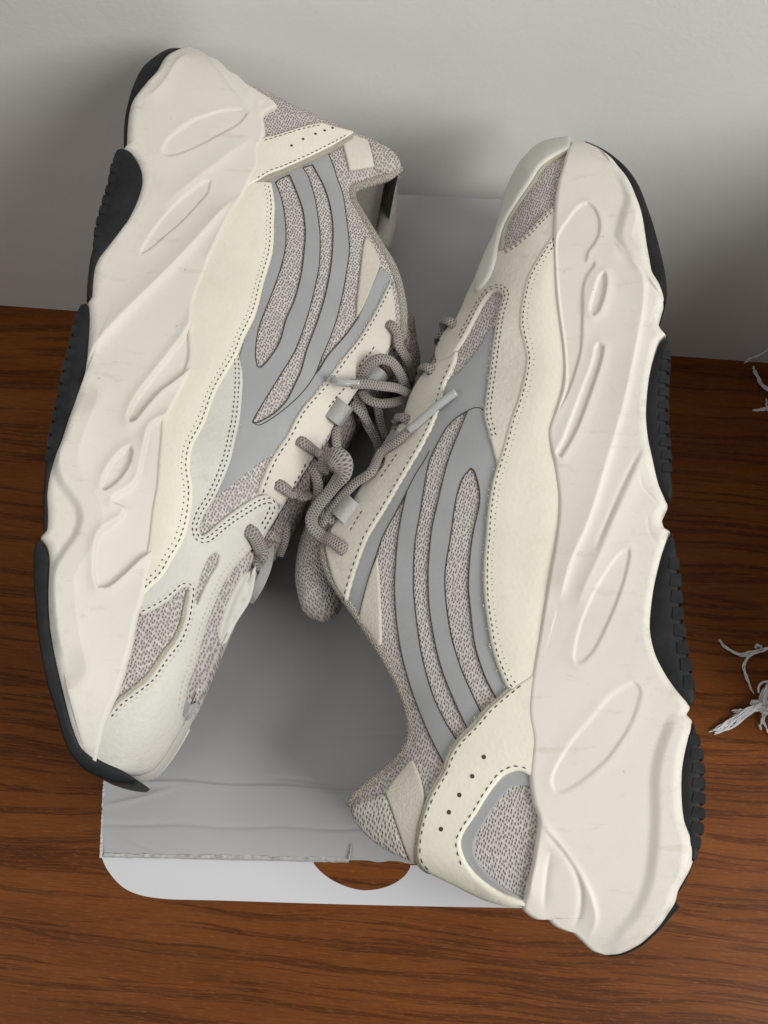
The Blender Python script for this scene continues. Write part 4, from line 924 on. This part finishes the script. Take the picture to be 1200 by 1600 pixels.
# ------------------------------------------------------------------ yarn fringe on the table at the right
def yarn(label, strands):
    t = bpy.data.objects.new('yarn_tassel', None); COL.objects.link(t)
    c = at(strands[0][0][0][:2], 0); t.location = (c[0]*.01, c[1]*.01, 0)
    tag(t, label, 'tassel', group='frayed yarn tassels at the right edge')
    for pts, r in strands:
        P = np.array([at(p[:2], p[2])-np.array([c[0], c[1], 0]) for p in pts])
        C = catmull(P, .15); x = np.linspace(0, 1, len(C)); V = []; Fc = []
        for q in range(6 if r > .1 else 3):
            ph = q*1.7+random.uniform(0, 6); k = r*(.75 if q else .3)
            J = np.stack([np.sin(x*9+ph)+.5*np.sin(x*23+2*ph), np.cos(x*8+ph*1.3)+.4*np.sin(x*19+ph), .6*np.sin(x*11+ph*.7)], 1)*k
            D = C+J; D[:, 2] = np.maximum(D[:, 2], r*.5)
            v, f, uv = tube(D[:max(4, int(len(D)*random.uniform(.8, 1)))] if q % 2 else D[int(len(D)*random.uniform(0, .12)):], r*.36, None, 6, taper=lambda t: .5+.5*math.sin(min(1, t*3+.1)*math.pi/2))
            Fc += [tuple(i+len(V) for i in g) for g in f]; V += list(v)
        mesh_obj('strand', V, Fc, 'cotton_yarn', t)
yarn('thin white yarn strands on the table beside the wall', [
    ([(1176, 574, .2), (1184, 588, .3), (1190, 600, .4), (1200, 608, .8), (1225, 615, 1.5)], .16),
    ([(1178, 641, .15), (1190, 640, .2), (1205, 636, .4), (1228, 628, 1.2)], .13),
    ([(1197, 622, .3), (1198, 634, .3), (1199, 642, .2)], .09),
    ([(1162, 568, 1.0), (1180, 557, 1.6), (1205, 545, 2.2)], .10)])
yarn('thin curling white yarn with a forked loose end', [
    ([(1124, 1000, .12), (1132, 1010, .15), (1145, 1018, .2), (1160, 1023, .25), (1174, 1020, .3), (1188, 1016, .4), (1205, 1013, .6), (1230, 1010, 1.0)], .13),
    ([(1176, 1084, .12), (1171, 1070, .15), (1165, 1052, .2), (1163, 1040, .25), (1168, 1027, .3), (1182, 1018, .45), (1200, 1014, .6)], .11),
    ([(1181, 1013, .6), (1182, 1008, .7), (1188, 1009, .8), (1190, 1016, .5)], .11)])
yarn('thick frayed knot of white yarn with a pointed end', [
    ([(1112, 1145, .15), (1122, 1142, .2), (1138, 1134, .3), (1152, 1126, .4), (1166, 1116, .5), (1182, 1108, .7), (1205, 1102, .9)], .2),
    ([(1114, 1141, .3), (1128, 1136, .35), (1142, 1127, .4), (1160, 1113, .6), (1180, 1104, .8), (1203, 1098, 1.0)], .14),
    ([(1146, 1112, .3), (1158, 1111, .45), (1172, 1110, .6), (1190, 1104, .8)], .15),
    ([(1147, 1120, .2), (1152, 1114, .35), (1160, 1116, .4), (1170, 1112, .6)], .11),
    ([(1173, 1101, .4), (1182, 1097, .6), (1190, 1093, .8), (1202, 1088, 1.0)], .17),
    ([(1198, 1112, .6), (1192, 1125, .4), (1187, 1136, .3), (1190, 1140, .2)], .1),
    ([(1190, 1112, .6), (1194, 1128, .4), (1200, 1144, .3), (1205, 1150, .2)], .1)])
kn = [(1189, 1098), (1193, 1080), (1199, 1072), (1210, 1070), (1222, 1080), (1220, 1098), (1208, 1110), (1196, 1108), (1191, 1096), (1197, 1084), (1208, 1080), (1215, 1090)]
yarn('round wound yarn ball at the right edge of the table', [([(x, y, .9+.5*math.sin(i*1.3)) for i, (x, y) in enumerate(kn)], .3)])

# ------------------------------------------------------------------ unseen throw added beyond the right edge for the yarn, stacked tall for shade
th = bpy.data.objects.new('added_shade_throw', None); COL.objects.link(th)
p0 = at((1222, 600), 0); p1 = at((1222, 1120), 0); d = (p0-p1)/np.linalg.norm(p0-p1)
th.location = (p1[0]*.01, p1[1]*.01, 0); th.rotation_euler = (0, 0, math.atan2(d[1], d[0]))
tag(th, 'unseen stack of folded off-white throw blanket, added to shade the table and wall', 'blanket')
Ln = np.linalg.norm(p0-p1)
for k in range(10):
    z0 = .1+k*3.6; V = []; Fc = []; n = 16; dx = random.uniform(0, .8)
    for i in range(41):
        x = -3+(Ln+4.5)*i/40
        for j in range(n):
            a_ = 2*math.pi*j/n; ca, sa = math.cos(a_), math.sin(a_)
            y = -17-dx+16*math.copysign(abs(ca)**.35, ca); z = z0+1.8+1.78*math.copysign(abs(sa)**.6, sa)+.12*math.sin(x*.9+k)*max(sa, 0)
            V.append((x, y, z))
    for i in range(40):
        for j in range(n): Fc.append((i*n+j, i*n+(j+1) % n, (i+1)*n+(j+1) % n, (i+1)*n+j))
    Fc += [tuple(range(n))[::-1], tuple(40*n+j for j in range(n))]
    mesh_obj('fold', V, Fc, 'cotton_yarn', th)
